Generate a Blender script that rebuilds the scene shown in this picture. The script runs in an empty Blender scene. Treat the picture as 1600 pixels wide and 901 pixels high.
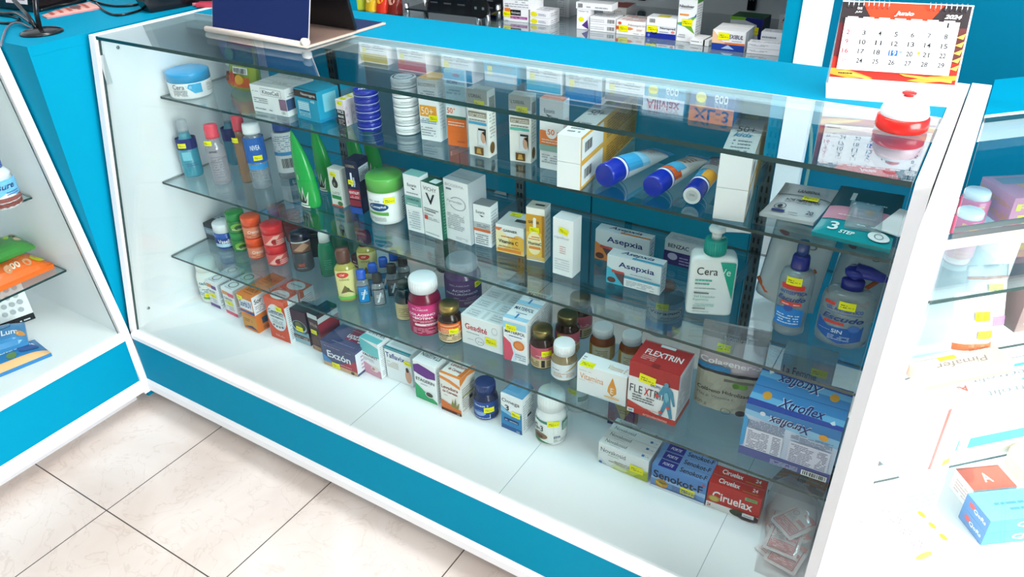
import bpy, bmesh, math, random
from mathutils import Vector, Matrix
random.seed(7)
S = bpy.context.scene
COL = S.collection
PI = math.pi

# ------------------------------------------------------------------ camera
CAM = Vector((1.8394, -1.0559, 1.4325))
YAW, PIT, ROL, FPX = -0.5715, 0.5495, -0.0280, 1191.1
fw = Vector((math.sin(YAW)*math.cos(PIT), math.cos(YAW)*math.cos(PIT), -math.sin(PIT)))
r0 = Vector((math.cos(YAW), -math.sin(YAW), 0)); u0 = r0.cross(fw)
rt = r0*math.cos(ROL) + u0*math.sin(ROL); up = -r0*math.sin(ROL) + u0*math.cos(ROL)
cd = bpy.data.cameras.new('camera'); cam = bpy.data.objects.new('camera', cd); COL.objects.link(cam)
cd.sensor_width = 36; cd.lens = FPX/1600*36; cd.clip_start = 0.02
cam.matrix_world = Matrix(((rt.x, up.x, -fw.x, CAM.x), (rt.y, up.y, -fw.y, CAM.y), (rt.z, up.z, -fw.z, CAM.z), (0, 0, 0, 1)))
S.camera = cam
# ------------------------------------------------------------------ light and exposure
S.view_settings.view_transform = 'Standard'; S.view_settings.look = 'None'
S.view_settings.gamma = 1; S.view_settings.use_curve_mapping = False
S.view_settings.exposure = -0.44
S.cycles.transparent_max_bounces = 48
S.cycles.max_bounces = 8
W = bpy.data.worlds.new('sky'); S.world = W; W.use_nodes = True
W.node_tree.nodes['Background'].inputs[0].default_value = (0.86, 0.94, 1.0, 1)
W.node_tree.nodes['Background'].inputs[1].default_value = 0.45
def area(name, loc, target, sx, sy, power, col=(1, 1, 1)):
    l = bpy.data.lights.new(name, 'AREA'); l.shape = 'RECTANGLE'; l.size = sx; l.size_y = sy; l.energy = power; l.color = col
    o = bpy.data.objects.new(name, l); COL.objects.link(o); o.location = loc
    d = Vector(target)-Vector(loc); o.rotation_euler = d.to_track_quat('-Z', 'Y').to_euler(); return o
area('street_daylight', (4.4, -1.0, 1.75), (0.2, 0.0, 0.55), 2.4, 2.2, 380, (0.95, 0.98, 1.0))
for lx, ly in ((0.3, 0.15), (1.5, 0.15), (0.9, -1.3)):
    area('ceiling_lamp_light', (lx, ly, 2.62), (lx, ly, 0), 1.1, 0.28, 19 if ly > -1 else 6, (0.94, 0.975, 1.0))

sl = bpy.data.lights.new('sun', 'SUN'); sl.energy = 6; sl.angle = .01; sl.color = (1, .97, .93)
so = bpy.data.objects.new('sun', sl); COL.objects.link(so); so.location = (5, -3, 4)
so.rotation_euler = Vector((-.8, .45, -.75)).to_track_quat('-Z', 'Y').to_euler()

# ------------------------------------------------------------------ pixel <-> place
def ray(px, py): return fw + rt*((px-800)/FPX) - up*((py-450.5)/FPX)
def at(px, py, Z):
    d = ray(px, py); return CAM + d*((Z-CAM.z)/d.z)
def atY(px, py, Y):
    d = ray(px, py); return CAM + d*((Y-CAM.y)/d.y)
def scale_at(P): return FPX/((P-CAM).dot(fw))
def rise(P, ty, k=Vector((0, 0, 1))):
    """length along k from P whose far end shows at image row ty"""
    c = 450.5-ty; d = P-CAM
    return (c*d.dot(fw)-FPX*d.dot(up))/(FPX*k.dot(up)-c*k.dot(fw))

# ------------------------------------------------------------------ materials
def lin(h):
    h = h.lstrip('#'); o = []
    for i in (0, 2, 4):
        c = int(h[i:i+2], 16)/255; o.append(c/12.92 if c <= .04045 else ((c+.055)/1.055)**2.4)
    return o
MATS = {}
def M(col, kind='p'):
    key = (col, kind)
    if key in MATS: return MATS[key]
    m = bpy.data.materials.new({'p': 'print', 'k': 'plastic', 'm': 'metal', 'c': 'clear', 't': 'tinted', 'f': 'film', 'd': 'matt', 'b': 'board', 'g': 'glass', 'h': 'front_glass'}[kind]+'_'+col.lstrip('#'))
    m.use_nodes = True; nt = m.node_tree; N = nt.nodes; b = N['Principled BSDF']
    c = lin(col)+[1]
    b.inputs['Base Color'].default_value = c
    b.inputs['Roughness'].default_value = {'p': .42, 'k': .2, 'm': .28, 'c': .1, 't': .12, 'f': .2, 'd': .8, 'b': .45, 'g': .05, 'h': .05}[kind]
    if kind in 'pbd': b.inputs['Specular IOR Level'].default_value = .25
    if kind == 'b' and c[0] < .01: b.inputs['Specular IOR Level'].default_value = .05; b.inputs['Roughness'].default_value = .6
    if kind == 'm': b.inputs['Metallic'].default_value = 1
    if kind in 'pkdb':                       # faint unevenness of printed card / moulded plastic
        tc = N.new('ShaderNodeTexCoord'); no = N.new('ShaderNodeTexNoise'); no.inputs['Scale'].default_value = 18
        mx = N.new('ShaderNodeMix'); mx.data_type = 'RGBA'; mx.blend_type = 'MULTIPLY'; mx.inputs[0].default_value = .05
        nt.links.new(tc.outputs['Object'], no.inputs['Vector']); mx.inputs[6].default_value = c
        nt.links.new(no.outputs['Color'], mx.inputs[7]); nt.links.new(mx.outputs[2], b.inputs['Base Color'])
    if kind in 'ctfgh':
        out = N['Material Output']
        lw = N.new('ShaderNodeLayerWeight'); lw.inputs['Blend'].default_value = .5
        pw = N.new('ShaderNodeMath'); pw.operation = 'POWER'; pw.inputs[1].default_value = 3.6 if kind == 'g' else 5
        ma = N.new('ShaderNodeMath'); ma.operation = 'MULTIPLY_ADD'; ma.inputs[1].default_value = .95; ma.inputs[2].default_value = {'g': .045, 'h': .008}.get(kind, .04)
        nt.links.new(lw.outputs['Facing'], pw.inputs[0]); nt.links.new(pw.outputs[0], ma.inputs[0])
        tr = N.new('ShaderNodeBsdfTransparent'); tr.inputs[0].default_value = c
        gl = N.new('ShaderNodeBsdfGlossy'); gl.inputs['Roughness'].default_value = .0 if kind in 'gh' else .08
        gl.inputs['Color'].default_value = (1, 1, 1, 1)
        base = tr
        if kind not in 'gh':
            mb = N.new('ShaderNodeMixShader'); mb.inputs[0].default_value = {'c': .25, 't': .55, 'f': .2}[kind]
            nt.links.new(tr.outputs[0], mb.inputs[1]); nt.links.new(b.outputs[0], mb.inputs[2]); base = mb
        ms = N.new('ShaderNodeMixShader')
        nt.links.new(ma.outputs[0], ms.inputs[0]); nt.links.new(base.outputs[0], ms.inputs[1]); nt.links.new(gl.outputs[0], ms.inputs[2])
        nt.links.new(ms.outputs[0], out.inputs['Surface'])
    MATS[key] = m
    return m
def col(c):
    """'k#rrggbb' picks a finish, '#rrggbb' is printed card"""
    return M(c[1:], c[0]) if c[0] != '#' else M(c, 'p')

# ------------------------------------------------------------------ lettering
TXT = {}
_tc = bpy.data.curves.new('lettering', 'FONT'); _to = bpy.data.objects.new('lettering', _tc); COL.objects.link(_to)
_tc.resolution_u = 3
def letters(s, bold=0, shear=0):
    key = (s, bold, shear)
    if key in TXT: return TXT[key]
    _tc.body = s; _tc.offset = .018*bold; _tc.shear = shear
    dg = bpy.context.evaluated_depsgraph_get(); dg.update()
    me = _to.evaluated_get(dg).to_mesh()
    vs = [(v.co.x, v.co.y) for v in me.vertices]; fs = [tuple(p.vertices) for p in me.polygons]
    x0 = min(v[0] for v in vs); x1 = max(v[0] for v in vs); y0 = min(v[1] for v in vs); y1 = max(v[1] for v in vs)
    TXT[key] = ([((x-x0)/(x1-x0)-.5, (y-y0)/(y1-y0)-.5) for x, y in vs], fs)
    return TXT[key]

# ------------------------------------------------------------------ mesh builder
class MB:
    def __init__(s): s.v = []; s.f = []; s.m = []; s.mats = []; s.sm = []
    def mi(s, c):
        m = col(c) if isinstance(c, str) else c
        if m not in s.mats: s.mats.append(m)
        return s.mats.index(m)
    def add(s, vs, fs, c, smooth=False):
        o = len(s.v); i = s.mi(c); s.v += [tuple(v) for v in vs]
        for f in fs: s.f.append(tuple(k+o for k in f)); s.m.append(i); s.sm.append(smooth)
        return s
    def box(s, x0, y0, z0, x1, y1, z1, c, bev=0, xf=None):
        bm = bmesh.new(); bmesh.ops.create_cube(bm, size=1)
        for v in bm.verts: v.co = Vector((x0+(v.co.x+.5)*(x1-x0), y0+(v.co.y+.5)*(y1-y0), z0+(v.co.z+.5)*(z1-z0)))
        if bev: bmesh.ops.bevel(bm, geom=list(bm.edges), offset=bev, segments=2, affect='EDGES', profile=.6)
        bm.verts.index_update()
        vs = [v.co.copy() if xf is None else xf @ v.co for v in bm.verts]
        s.add(vs, [[v.index for v in f.verts] for f in bm.faces], c); bm.free(); return s
    def prism(s, poly, axis, a, b, c, ends=None):
        """extrude a 2-D polygon along axis (0: poly is y,z / 1: x,z / 2: x,y)"""
        n = len(poly)
        def P(p, t): return {0: (t, p[0], p[1]), 1: (p[0], t, p[1]), 2: (p[0], p[1], t)}[axis]
        vs = [P(p, a) for p in poly]+[P(p, b) for p in poly]
        s.add(vs, [tuple((i, (i+1) % n, (i+1) % n+n, i+n)) for i in range(n)], c)
        s.add(vs, [tuple(range(n))[::-1], tuple(range(n, 2*n))], ends or c); return s
    def lathe(s, prof, c, seg=32, cx=0, cy=0, sx=1, sy=1, smooth=True):
        n = len(prof); vs = []; fs = []
        for r, z in prof:
            for k in range(seg):
                a = 2*PI*k/seg; vs.append((cx+r*sx*math.cos(a), cy+r*sy*math.sin(a), z))
        for i in range(n-1):
            for k in range(seg):
                k2 = (k+1) % seg; fs.append((i*seg+k, i*seg+k2, (i+1)*seg+k2, (i+1)*seg+k))
        s.add(vs, fs, c, smooth)
        for i, rev in ((0, 1), (n-1, 0)):
            if prof[i][0] > 1e-5:
                idx = [i*seg+k for k in range(seg)]; s.add([vs[j] for j in idx], [tuple(range(seg))[::-1] if rev else tuple(range(seg))], c)
        return s
    def tube(s, pts, r, c, seg=8):
        pts = [Vector(p) for p in pts]; vs = []; fs = []; n = len(pts)
        for i, p in enumerate(pts):
            t = (pts[min(i+1, n-1)]-pts[max(i-1, 0)]).normalized()
            a = t.orthogonal().normalized() if abs(t.z) > .95 else t.cross(Vector((0, 0, 1))).normalized(); b = t.cross(a)
            rr = r[i] if isinstance(r, (list, tuple)) else r
            for k in range(seg): q = 2*PI*k/seg; vs.append(p+a*rr*math.cos(q)+b*rr*math.sin(q))
        for i in range(n-1):
            for k in range(seg): k2 = (k+1) % seg; fs.append((i*seg+k, i*seg+k2, (i+1)*seg+k2, (i+1)*seg+k))
        fs += [tuple(range(seg))[::-1], tuple(range((n-1)*seg, n*seg))]
        s.add(vs, fs, c, True); return s
    def build(s, name, parent=None, loc=None):
        me = bpy.data.meshes.new(name); me.from_pydata(s.v, [], s.f)
        for m in s.mats: me.materials.append(m)
        me.polygons.foreach_set('material_index', s.m); me.polygons.foreach_set('use_smooth', s.sm); me.update()
        o = bpy.data.objects.new(name, me); COL.objects.link(o)
        if parent: o.parent = parent
        if loc is not None: o.location = loc
        return o

def empty(name, loc, rz=0, rx=0):
    o = bpy.data.objects.new(name, None); COL.objects.link(o); o.location = loc; o.rotation_euler = (rx, 0, rz)
    o.empty_display_size = .02; return o
def tag(o, label, cat, group=None):
    o['label'] = label; o['category'] = cat
    if group: o['group'] = group
    return o
def struct(o): o['kind'] = 'structure'; return o
def copy_tree(o, parent=None):
    c = o.copy(); COL.objects.link(c)
    if parent: c.parent = parent
    for ch in [x for x in COL.objects if x.parent == o]: copy_tree(ch, c)
    return c
def row(root, labels, step, group=None):
    """copies of root placed behind it (or on it), one label each"""
    out = [root]
    if group: root['group'] = group
    for i, lb in enumerate(labels):
        c = copy_tree(root); v = Vector(step)*(i+1); v.rotate(root.rotation_euler)
        c.location = root.location+v; c['label'] = lb
        if group: c['group'] = group
        out.append(c)
    return out

# ------------------------------------------------------------------ printing on surfaces
EPS = .00022
def clip(poly, a, b):
    for s, t in ((1, a), (-1, -b)):
        out = []
        for i in range(len(poly)):
            p, q = poly[i-1], poly[i]; dp, dq = p[0]*s-t, q[0]*s-t
            if (dp < 0) != (dq < 0): k = dp/(dp-dq); out.append((t*s, p[1]+(q[1]-p[1])*k))
            if dq >= 0: out.append(q)
        poly = out
        if not poly: break
    return poly
def emit(mb, f, poly, w, h, o, c):
    """one printed shape, kept inside its field, cut into upright strips where the surface is curved"""
    poly = clip(list(poly), 0, 1); poly = [(b, a) for a, b in clip([(b, a) for a, b in poly], 0, 1)]
    if len(poly) < 3: return
    if not getattr(f, 'curved', 0):
        mb.add([f(u*w, v*h, o) for u, v in poly], [tuple(range(len(poly)))], c); return
    u0 = min(p[0] for p in poly); u1 = max(p[0] for p in poly); n = max(1, int(math.ceil((u1-u0)*w/max(.005, w/14))))
    for i in range(n):
        q = clip(poly, u0+(u1-u0)*i/n, u0+(u1-u0)*(i+1)/n)
        if len(q) > 2: mb.add([f(u*w, v*h, o) for u, v in q], [tuple(range(len(q)))], c)
def put(mb, f, w, h, decs, lay=1):
    """f(u, v, off) -> point, u and v in metres from the lower left corner of a w x h field"""
    L = lay
    for d in decs:
        k = d[0]; o = EPS*L; L += 1
        if k == 'r':
            _, a, b, c_, e, c = d; n = max(1, int(abs(c_-a)*w/max(.005, w/16))) if getattr(f, 'curved', 0) else 1
            vs = []
            for i in range(n+1):
                u = (a+(c_-a)*i/n)*w; vs += [f(u, b*h, o), f(u, e*h, o)]
            mb.add(vs, [(2*i, 2*i+2, 2*i+3, 2*i+1) for i in range(n)], c)
        elif k == 'e':
            _, a, b, ru, rv, c = d; n = 24
            emit(mb, f, [(a+ru*math.cos(2*PI*i/n), b+rv*math.sin(2*PI*i/n)) for i in range(n)], w, h, o, c)
        elif k == 'o':                       # ring
            _, a, b, ru, rv, c, th = d; n = 28; vs = []
            for i in range(n):
                ca, sa = math.cos(2*PI*i/n), math.sin(2*PI*i/n)
                vs += [f(a*w+ru*w*ca, b*h+rv*h*sa, o), f(a*w+ru*w*ca*(1-th), b*h+rv*h*sa*(1-th), o)]
            mb.add(vs, [(2*i, (2*i+2) % (2*n), (2*i+3) % (2*n), 2*i+1) for i in range(n)], c)
        elif k == 'p':
            emit(mb, f, d[1], w, h, o, d[2])
        elif k == 't':
            _, s, a, b, tw, th, c = d[:7]; op = d[7] if len(d) > 7 else ''
            vs, fs = letters(s, 1 if 'b' in op else 2 if 'B' in op else 0, .3 if 'i' in op else 0)
            sg = -1 if 'x' in op else 1      # x: upside down
            if 'v' in op: pts = [f(a*w-y*tw*w*sg, b*h+x*th*h*sg, o) for x, y in vs]   # v: runs upward
            else: pts = [f(a*w+x*tw*w*sg, b*h+y*th*h*sg, o) for x, y in vs]
            mb.add(pts, fs, c)
        elif k == 'l':                       # lines of small print
            _, a, b, c_, e, n, c = d; rr = random.Random(int(a*1000+b*7777+n))
            st = (e-b)/n
            for i in range(n):
                v0 = b+st*i; x = a
                while x < c_-.01:
                    q = min(c_, x+(c_-a)*rr.uniform(.08, .22))
                    if rr.random() > .12: mb.add([f(x*w, v0*h, o), f(q*w, v0*h, o), f(q*w, (v0+st*.42)*h, o), f(x*w, (v0+st*.42)*h, o)], [(0, 1, 2, 3)], c)
                    x = q+(c_-a)*.02
        elif k == 'bar':                     # bar code
            _, a, b, c_, e = d; rr = random.Random(5)
            mb.add([f(a*w, b*h, o), f(c_*w, b*h, o), f(c_*w, e*h, o), f(a*w, e*h, o)], [(0, 1, 2, 3)], '#f2f2f0')
            x = a+.06*(c_-a)
            while x < c_-.06*(c_-a):
                q = x+(c_-a)*rr.uniform(.015, .05); bb = b+(e-b)*.15; ee = e-(e-b)*.1
                mb.add([f(x*w, bb*h, o+EPS), f(q*w, bb*h, o+EPS), f(q*w, ee*h, o+EPS), f(x*w, ee*h, o+EPS)], [(0, 1, 2, 3)], '#1c1c20')
                x = q+(c_-a)*rr.uniform(.015, .04)
            L += 1
    return L
def face(w, d, h, side):
    """planar fields of a carton whose front lower left corner is the origin"""
    if side == 'F': g = lambda u, v, o: (u, -o, v); s = (w, h)
    elif side == 'R': g = lambda u, v, o: (w+o, u, v); s = (d, h)
    elif side == 'L': g = lambda u, v, o: (-o, d-u, v); s = (d, h)
    elif side == 'B': g = lambda u, v, o: (w-u, d+o, v); s = (w, h)
    else: g = lambda u, v, o: (u, v, h+o); s = (w, d)
    return g, s
def cylmap(r, a0, sx=1, sy=1, taper=0):
    """field wrapped on an upright cylinder; u=0 sits at angle a0, u grows to the right as seen from outside"""
    def g(u, v, o):
        a = a0+u/r; rr = r+o+taper*v
        return (rr*sx*math.cos(a), rr*sy*math.sin(a), v)
    g.curved = 1; return g
STK = [('r', 0, 0, 1, 1, '#f4ee05'), ('l', .12, .3, .5, .8, 2, '#4b4a20'), ('l', .56, .35, .9, .6, 1, '#9a961e')]
def sticker(parent, f, u, v, sw=.022, sh=.0135, tilt=0, base=STK):
    mb = MB(); ca, sa = math.cos(tilt), math.sin(tilt)
    def g(a, b, o):
        a -= sw/2; b -= sh/2
        return f(u+a*ca-b*sa, v+a*sa+b*ca, o+.0012)
    if getattr(f, 'curved', 0): g.curved = 1
    put(mb, g, sw, sh, base, 1); return mb.build('price_sticker', parent)

# ------------------------------------------------------------------ cartons
def carton(name, label, Z, fl, fr, ty, dep, c, faces=None, stick=None, group=None, cat='box', bev=.0007, flap=True, dz=0, clear=0):
    """fl, fr: pixels of the lower front corners on the plane Z; ty: row of the upper front left corner;
    dep: depth in metres, or the pixel of the upper back right corner"""
    A = at(fl[0], fl[1], Z); B = at(fr[0], fr[1], Z)
    x = (B-A); w = x.length; x.normalize(); yaw = math.atan2(x.y, x.x); ny = Vector((-x.y, x.x, 0))
    h = rise(A, ty) if ty < 1000 else (ty-1000)
    if isinstance(dep, tuple): dep = max(.008, (at(dep[0], dep[1], Z+h)-B).dot(ny))
    w -= clear
    return carton_at(name, label, A+Vector((0, 0, dz+.0004)), yaw, w, dep, h, c, faces, stick, group, cat, bev, flap)
def carton_at(name, label, P, yaw, w, d, h, c, faces=None, stick=None, group=None, cat='box', bev=.0007, flap=True):
    root = empty(name, P, yaw); tag(root, label, cat, group)
    mb = MB(); mb.box(0, 0, 0, w, d, h, c, min(bev, .2*min(w, d, h)))
    for s, decs in (faces or {}).items():
        g, (fw_, fh_) = face(w, d, h, s); put(mb, g, fw_, fh_, decs)
    if flap and d > .02:                     # tuck flap slit along the back of the lid
        g, (fw_, fh_) = face(w, d, h, 'T'); put(mb, g, fw_, fh_, [('r', .02, .955, .98, .975, '#8d9296')])
    mb.build('carton', root)
    if stick:
        for st in (stick if isinstance(stick, list) else [stick]):
            g, (fw_, fh_) = face(w, d, h, st[0]); sw = st[3] if len(st) > 3 else .022
            sw = min(sw, fw_*.8)
            sticker(root, g, st[1]*fw_, st[2]*fh_, sw, sw*.6, st[4] if len(st) > 4 else 0)
    root['dims'] = [w, d, h]
    return root
def dims(o): return list(o['dims'])

# ------------------------------------------------------------------ round things
def rprof(pts, R, H): return [(a*R, b*H) for a, b in pts]
def round_thing(name, label, cat, Z, base, wpx, ty, parts, labels=(), stick=None, group=None, sx=1, sy=1, yaw=None, lean=0, dz=0):
    """parts: (part name, finish+colour, [(r, z) in units of radius and height]); labels: (part name, z0, z1, r, sweep in degrees, decals, centre angle)"""
    P = at(base[0], base[1], Z); R = wpx/2/scale_at(P); v = P-CAM; v.z = 0; v.normalize()
    C = P+v*R; R = wpx/2/scale_at(C); C = P+v*R*sy
    H = rise(C, ty) if ty < 1000 else ty-1000
    face_a = math.atan2(-v.y, -v.x)
    root = empty(name, C+Vector((0, 0, .0004+dz)), (face_a+PI/2) if yaw is None else yaw); tag(root, label, cat, group)
    round_parts(root, R, H, parts, labels, stick, sx, sy)
    root['dims'] = [R, R, H]
    return root
def round_parts(root, R, H, parts, labels=(), stick=None, sx=1, sy=1):
    for p in parts:
        mb = MB(); mb.lathe(rprof(p[2], R, H), p[1], 36, sx=sx, sy=sy)
        if len(p) > 3: p[3](mb, R, H)
        mb.build(p[0], root)
    for lb in labels:
        pn, z0, z1, r, sweep, decs = lb[:6]; ca = lb[6] if len(lb) > 6 else 0
        rr = r*R+.0004; sw = math.radians(sweep); a0 = -PI/2-sw/2+math.radians(ca)
        mb = MB(); g0 = cylmap(rr, a0, sx, sy)
        def g(u, v, o, z0=z0, g0=g0): x, y, z = g0(u, v, o); return (x, y, z+z0*H)
        g.curved = 1
        put(mb, g, rr*sw, (z1-z0)*H, decs); mb.build(pn, root)
    if stick:
        ca, z, r = stick[:3]; rr = r*R+.001; g0 = cylmap(rr, -PI/2+math.radians(ca)-.011/rr, sx, sy)
        sticker(root, g0, .011, z*H, stick[3] if len(stick) > 3 else .022, (stick[3] if len(stick) > 3 else .022)*.6)

# ------------------------------------------------------------------ soft packs
def pouch_at(name, label, P, yaw, rx, w, h, t, c, decs=(), stick=None, group=None, cat='pouch', gus=.0, part='pouch_film', seal=True):
    root = empty(name, Vector(P)+Vector((0, 0, abs(math.sin(rx))*(t*.5+gus*.55+.003))), yaw, rx); tag(root, label, cat, group)
    mb = MB(); n = 14
    def th(a, b):
        e = (1-abs(2*a-1)**3)*(1-max(0, (2*b-1))**3)*(1-(max(0, 1-2*b)**3 if not gus else 0))
        return t*.5*max(e, 0)+.0006+(gus*.5*(1-b)*(1-abs(2*a-1)**6) if gus else 0)
    def g(u, v, o):
        a = min(max(u/w, 0), 1); b = min(max(v/h, 0), 1)
        wob = .0016*math.sin(a*17+b*9)*math.sin(b*23+a*5)
        return (u, -th(a, b)-wob*min(1, 8*a*(1-a))-o, v)
    vs = []; fs = []
    for sgn in (1, -1):
        for j in range(n+1):
            for i in range(n+1):
                p = g(w*i/n, h*j/n, 0); vs.append((p[0], p[1]*sgn, p[2]))
    m = (n+1)**2
    for j in range(n):
        for i in range(n):
            q = j*(n+1)+i; fs.append((q, q+1, q+n+2, q+n+1)); fs.append((m+q+n+1, m+q+n+2, m+q+1, m+q))
    for i in range(n):
        for q, q2 in ((i, i+1), (n*(n+1)+i+1, n*(n+1)+i), ((i+1)*(n+1), i*(n+1)), (i*(n+1)+n, (i+1)*(n+1)+n)): fs.append((q2, q, m+q, m+q2))
    mb.add(vs, fs, c, True)
    g.curved = 1
    def gg(u, v, o): return g(u, v, o*2.5+.0004)
    gg.curved = 1
    put(mb, gg, w, h, fine(decs))
    mb.build(part, root)
    if stick: sticker(root, gg, stick[0]*w, stick[1]*h, .026, .016)
    return root
def fine(decs):
    """cut tall rectangles into bands so they follow a bulging face"""
    out = []
    for d in decs:
        if d[0] == 'r' and d[4]-d[2] > .09:
            n = int((d[4]-d[2])/.07)+1
            for i in range(n): out.append(('r', d[1], d[2]+(d[4]-d[2])*i/n, d[3], d[2]+(d[4]-d[2])*(i+1)/n, d[5]))
        else: out.append(d)
    return out
# ------------------------------------------------------------------ the room
H = 1.0195; SLOPE = 0.1783; HB = 0.2496          # counter height, front slope, bottom of the front glass
ZA, ZB, ZC, Z0 = .8394, .6208, .4095, .2500      # three glass shelves and the boarded bottom
LEN = 1.792; DEP = .49
WHITE = 'b#f3f4f6'; TEAL = 'b#008db0'
def floor_mat():
    m = bpy.data.materials.new('floor_tiles'); m.use_nodes = True; nt = m.node_tree; N = nt.nodes; b = N['Principled BSDF']
    tc = N.new('ShaderNodeTexCoord'); mp = N.new('ShaderNodeMapping'); mp.inputs['Location'].default_value = (-.256+.4165*4, .481+.4165*6, 0)
    br = N.new('ShaderNodeTexBrick'); br.offset = 0; br.inputs['Scale'].default_value = 1
    br.inputs['Brick Width'].default_value = .4165; br.inputs['Row Height'].default_value = .4165; br.inputs['Mortar Size'].default_value = .0016
    br.inputs['Mortar Smooth'].default_value = .1
    n1 = N.new('ShaderNodeTexNoise'); n1.inputs['Scale'].default_value = 3.2; n1.inputs['Detail'].default_value = 8; n1.inputs['Distortion'].default_value = .6
    cr = N.new('ShaderNodeValToRGB'); cr.color_ramp.elements[0].position = .3; cr.color_ramp.elements[0].color = lin('#c9b7ab')+[1]
    cr.color_ramp.elements[1].position = .7; cr.color_ramp.elements[1].color = lin('#e3d8d0')+[1]
    n2 = N.new('ShaderNodeTexNoise'); n2.inputs['Scale'].default_value = 7; n2.inputs['Detail'].default_value = 10; n2.inputs['Distortion'].default_value = 2.2
    c2 = N.new('ShaderNodeValToRGB'); e = c2.color_ramp.elements; e[0].position = .485; e[0].color = (1, 1, 1, 1); e[1].position = .5; e[1].color = (.62, .52, .46, 1)
    q = c2.color_ramp.elements.new(.515); q.color = (1, 1, 1, 1)
    mx = N.new('ShaderNodeMix'); mx.data_type = 'RGBA'; mx.blend_type = 'MULTIPLY'; mx.inputs[0].default_value = .28
    L = nt.links.new
    L(tc.outputs['Object'], mp.inputs[0]); L(mp.outputs[0], br.inputs['Vector']); L(tc.outputs['Object'], n1.inputs['Vector']); L(tc.outputs['Object'], n2.inputs['Vector'])
    L(n1.outputs[0], cr.inputs[0]); L(n2.outputs[0], c2.inputs[0]); L(cr.outputs[0], mx.inputs[6]); L(c2.outputs[0], mx.inputs[7])
    L(mx.outputs[2], br.inputs['Color1']); L(mx.outputs[2], br.inputs['Color2']); br.inputs['Mortar'].default_value = lin('#4a4038')+[1]
    L(br.outputs['Color'], b.inputs['Base Color']); b.inputs['Roughness'].default_value = .3
    return m
mb = MB(); mb.box(-1.8, -4.2, -.05, 5.2, 1.75, 0, floor_mat()); struct(mb.build('floor'))
mb = MB(); mb.box(-1.8, -4.2, 2.7, 3.7, 1.75, 2.75, 'd#f4f4f2'); struct(mb.build('ceiling'))
mb = MB(); mb.box(-1.9, -4.2, 0, -1.8, 1.75, 2.7, 'd#e9edef'); struct(mb.build('wall_left'))
mb = MB(); mb.box(-1.8, 1.65, 0, 3.6, 1.75, 2.7, 'd#dfe6ea'); struct(mb.build('wall_back'))
mb = MB(); mb.box(-1.8, -4.3, 0, 2.4, -4.2, 2.7, 'd#7f888e'); struct(mb.build('wall_light_block'))  # added out of view to block light from the front; dark to limit bounce
mb = MB(); mb.box(3.6, -4.2, 2.22, 3.7, 1.75, 2.7, 'd#e9edef'); mb.box(3.6, .6, 0, 3.7, 1.75, 2.22, 'd#e9edef'); struct(mb.build('wall_sun_mask'))  # unseen header and wall end, added to keep the sun on the angled counter
lampm = bpy.data.materials.new('lamp_diffuser'); lampm.use_nodes = True; b = lampm.node_tree.nodes['Principled BSDF']
b.inputs['Emission Color'].default_value = (1, .99, .97, 1); b.inputs['Emission Strength'].default_value = 6
for i, (lx, ly) in enumerate(((0.3, 0.15), (1.5, 0.15), (0.9, -1.3))):
    r = tag(empty('ceiling_light', (lx, ly, 2.64)), ['long white ceiling light above the left of the counter', 'long white ceiling light above the right of the counter', 'long white ceiling light above the shop floor'][i], 'light')
    mb = MB(); mb.box(-.58, -.17, .02, .58, .17, .06, WHITE, .004); mb.build('lamp_housing', r)
    mb = MB(); mb.box(-.55, -.14, 0, .55, .14, .019, lampm, .003); mb.build('diffuser', r)

# ------------------------------------------------------------------ glass
GLASS = '#cfe3e3'
def pane(x0, y0, z0, x1, y1, z1, front='#0d3434', sides='#1a4a4a'):
    """level glass pane: faces clear, polished edges dark green"""
    mb = MB(); v = [(x0, y0, z0), (x1, y0, z0), (x1, y1, z0), (x0, y1, z0), (x0, y0, z1), (x1, y0, z1), (x1, y1, z1), (x0, y1, z1)]
    mb.add(v, [(3, 2, 1, 0), (4, 5, 6, 7)], M('#ebf5f7', 'g'))
    mb.add(v, [(0, 1, 5, 4)], 'k'+front); mb.add(v, [(1, 2, 6, 5), (2, 3, 7, 6), (3, 0, 4, 7)], 'k'+sides)
    return mb
def side_profile(front=-.006, top=H+.001, back=DEP):
    s = lambda z: -(H-z)*SLOPE+front
    return [(s(.10), .10), (s(HB)+0, HB), (front, top), (back, top), (back, .0), (-.08, .0), (-.08, .045), (s(.10)-.0, .045)]
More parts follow.
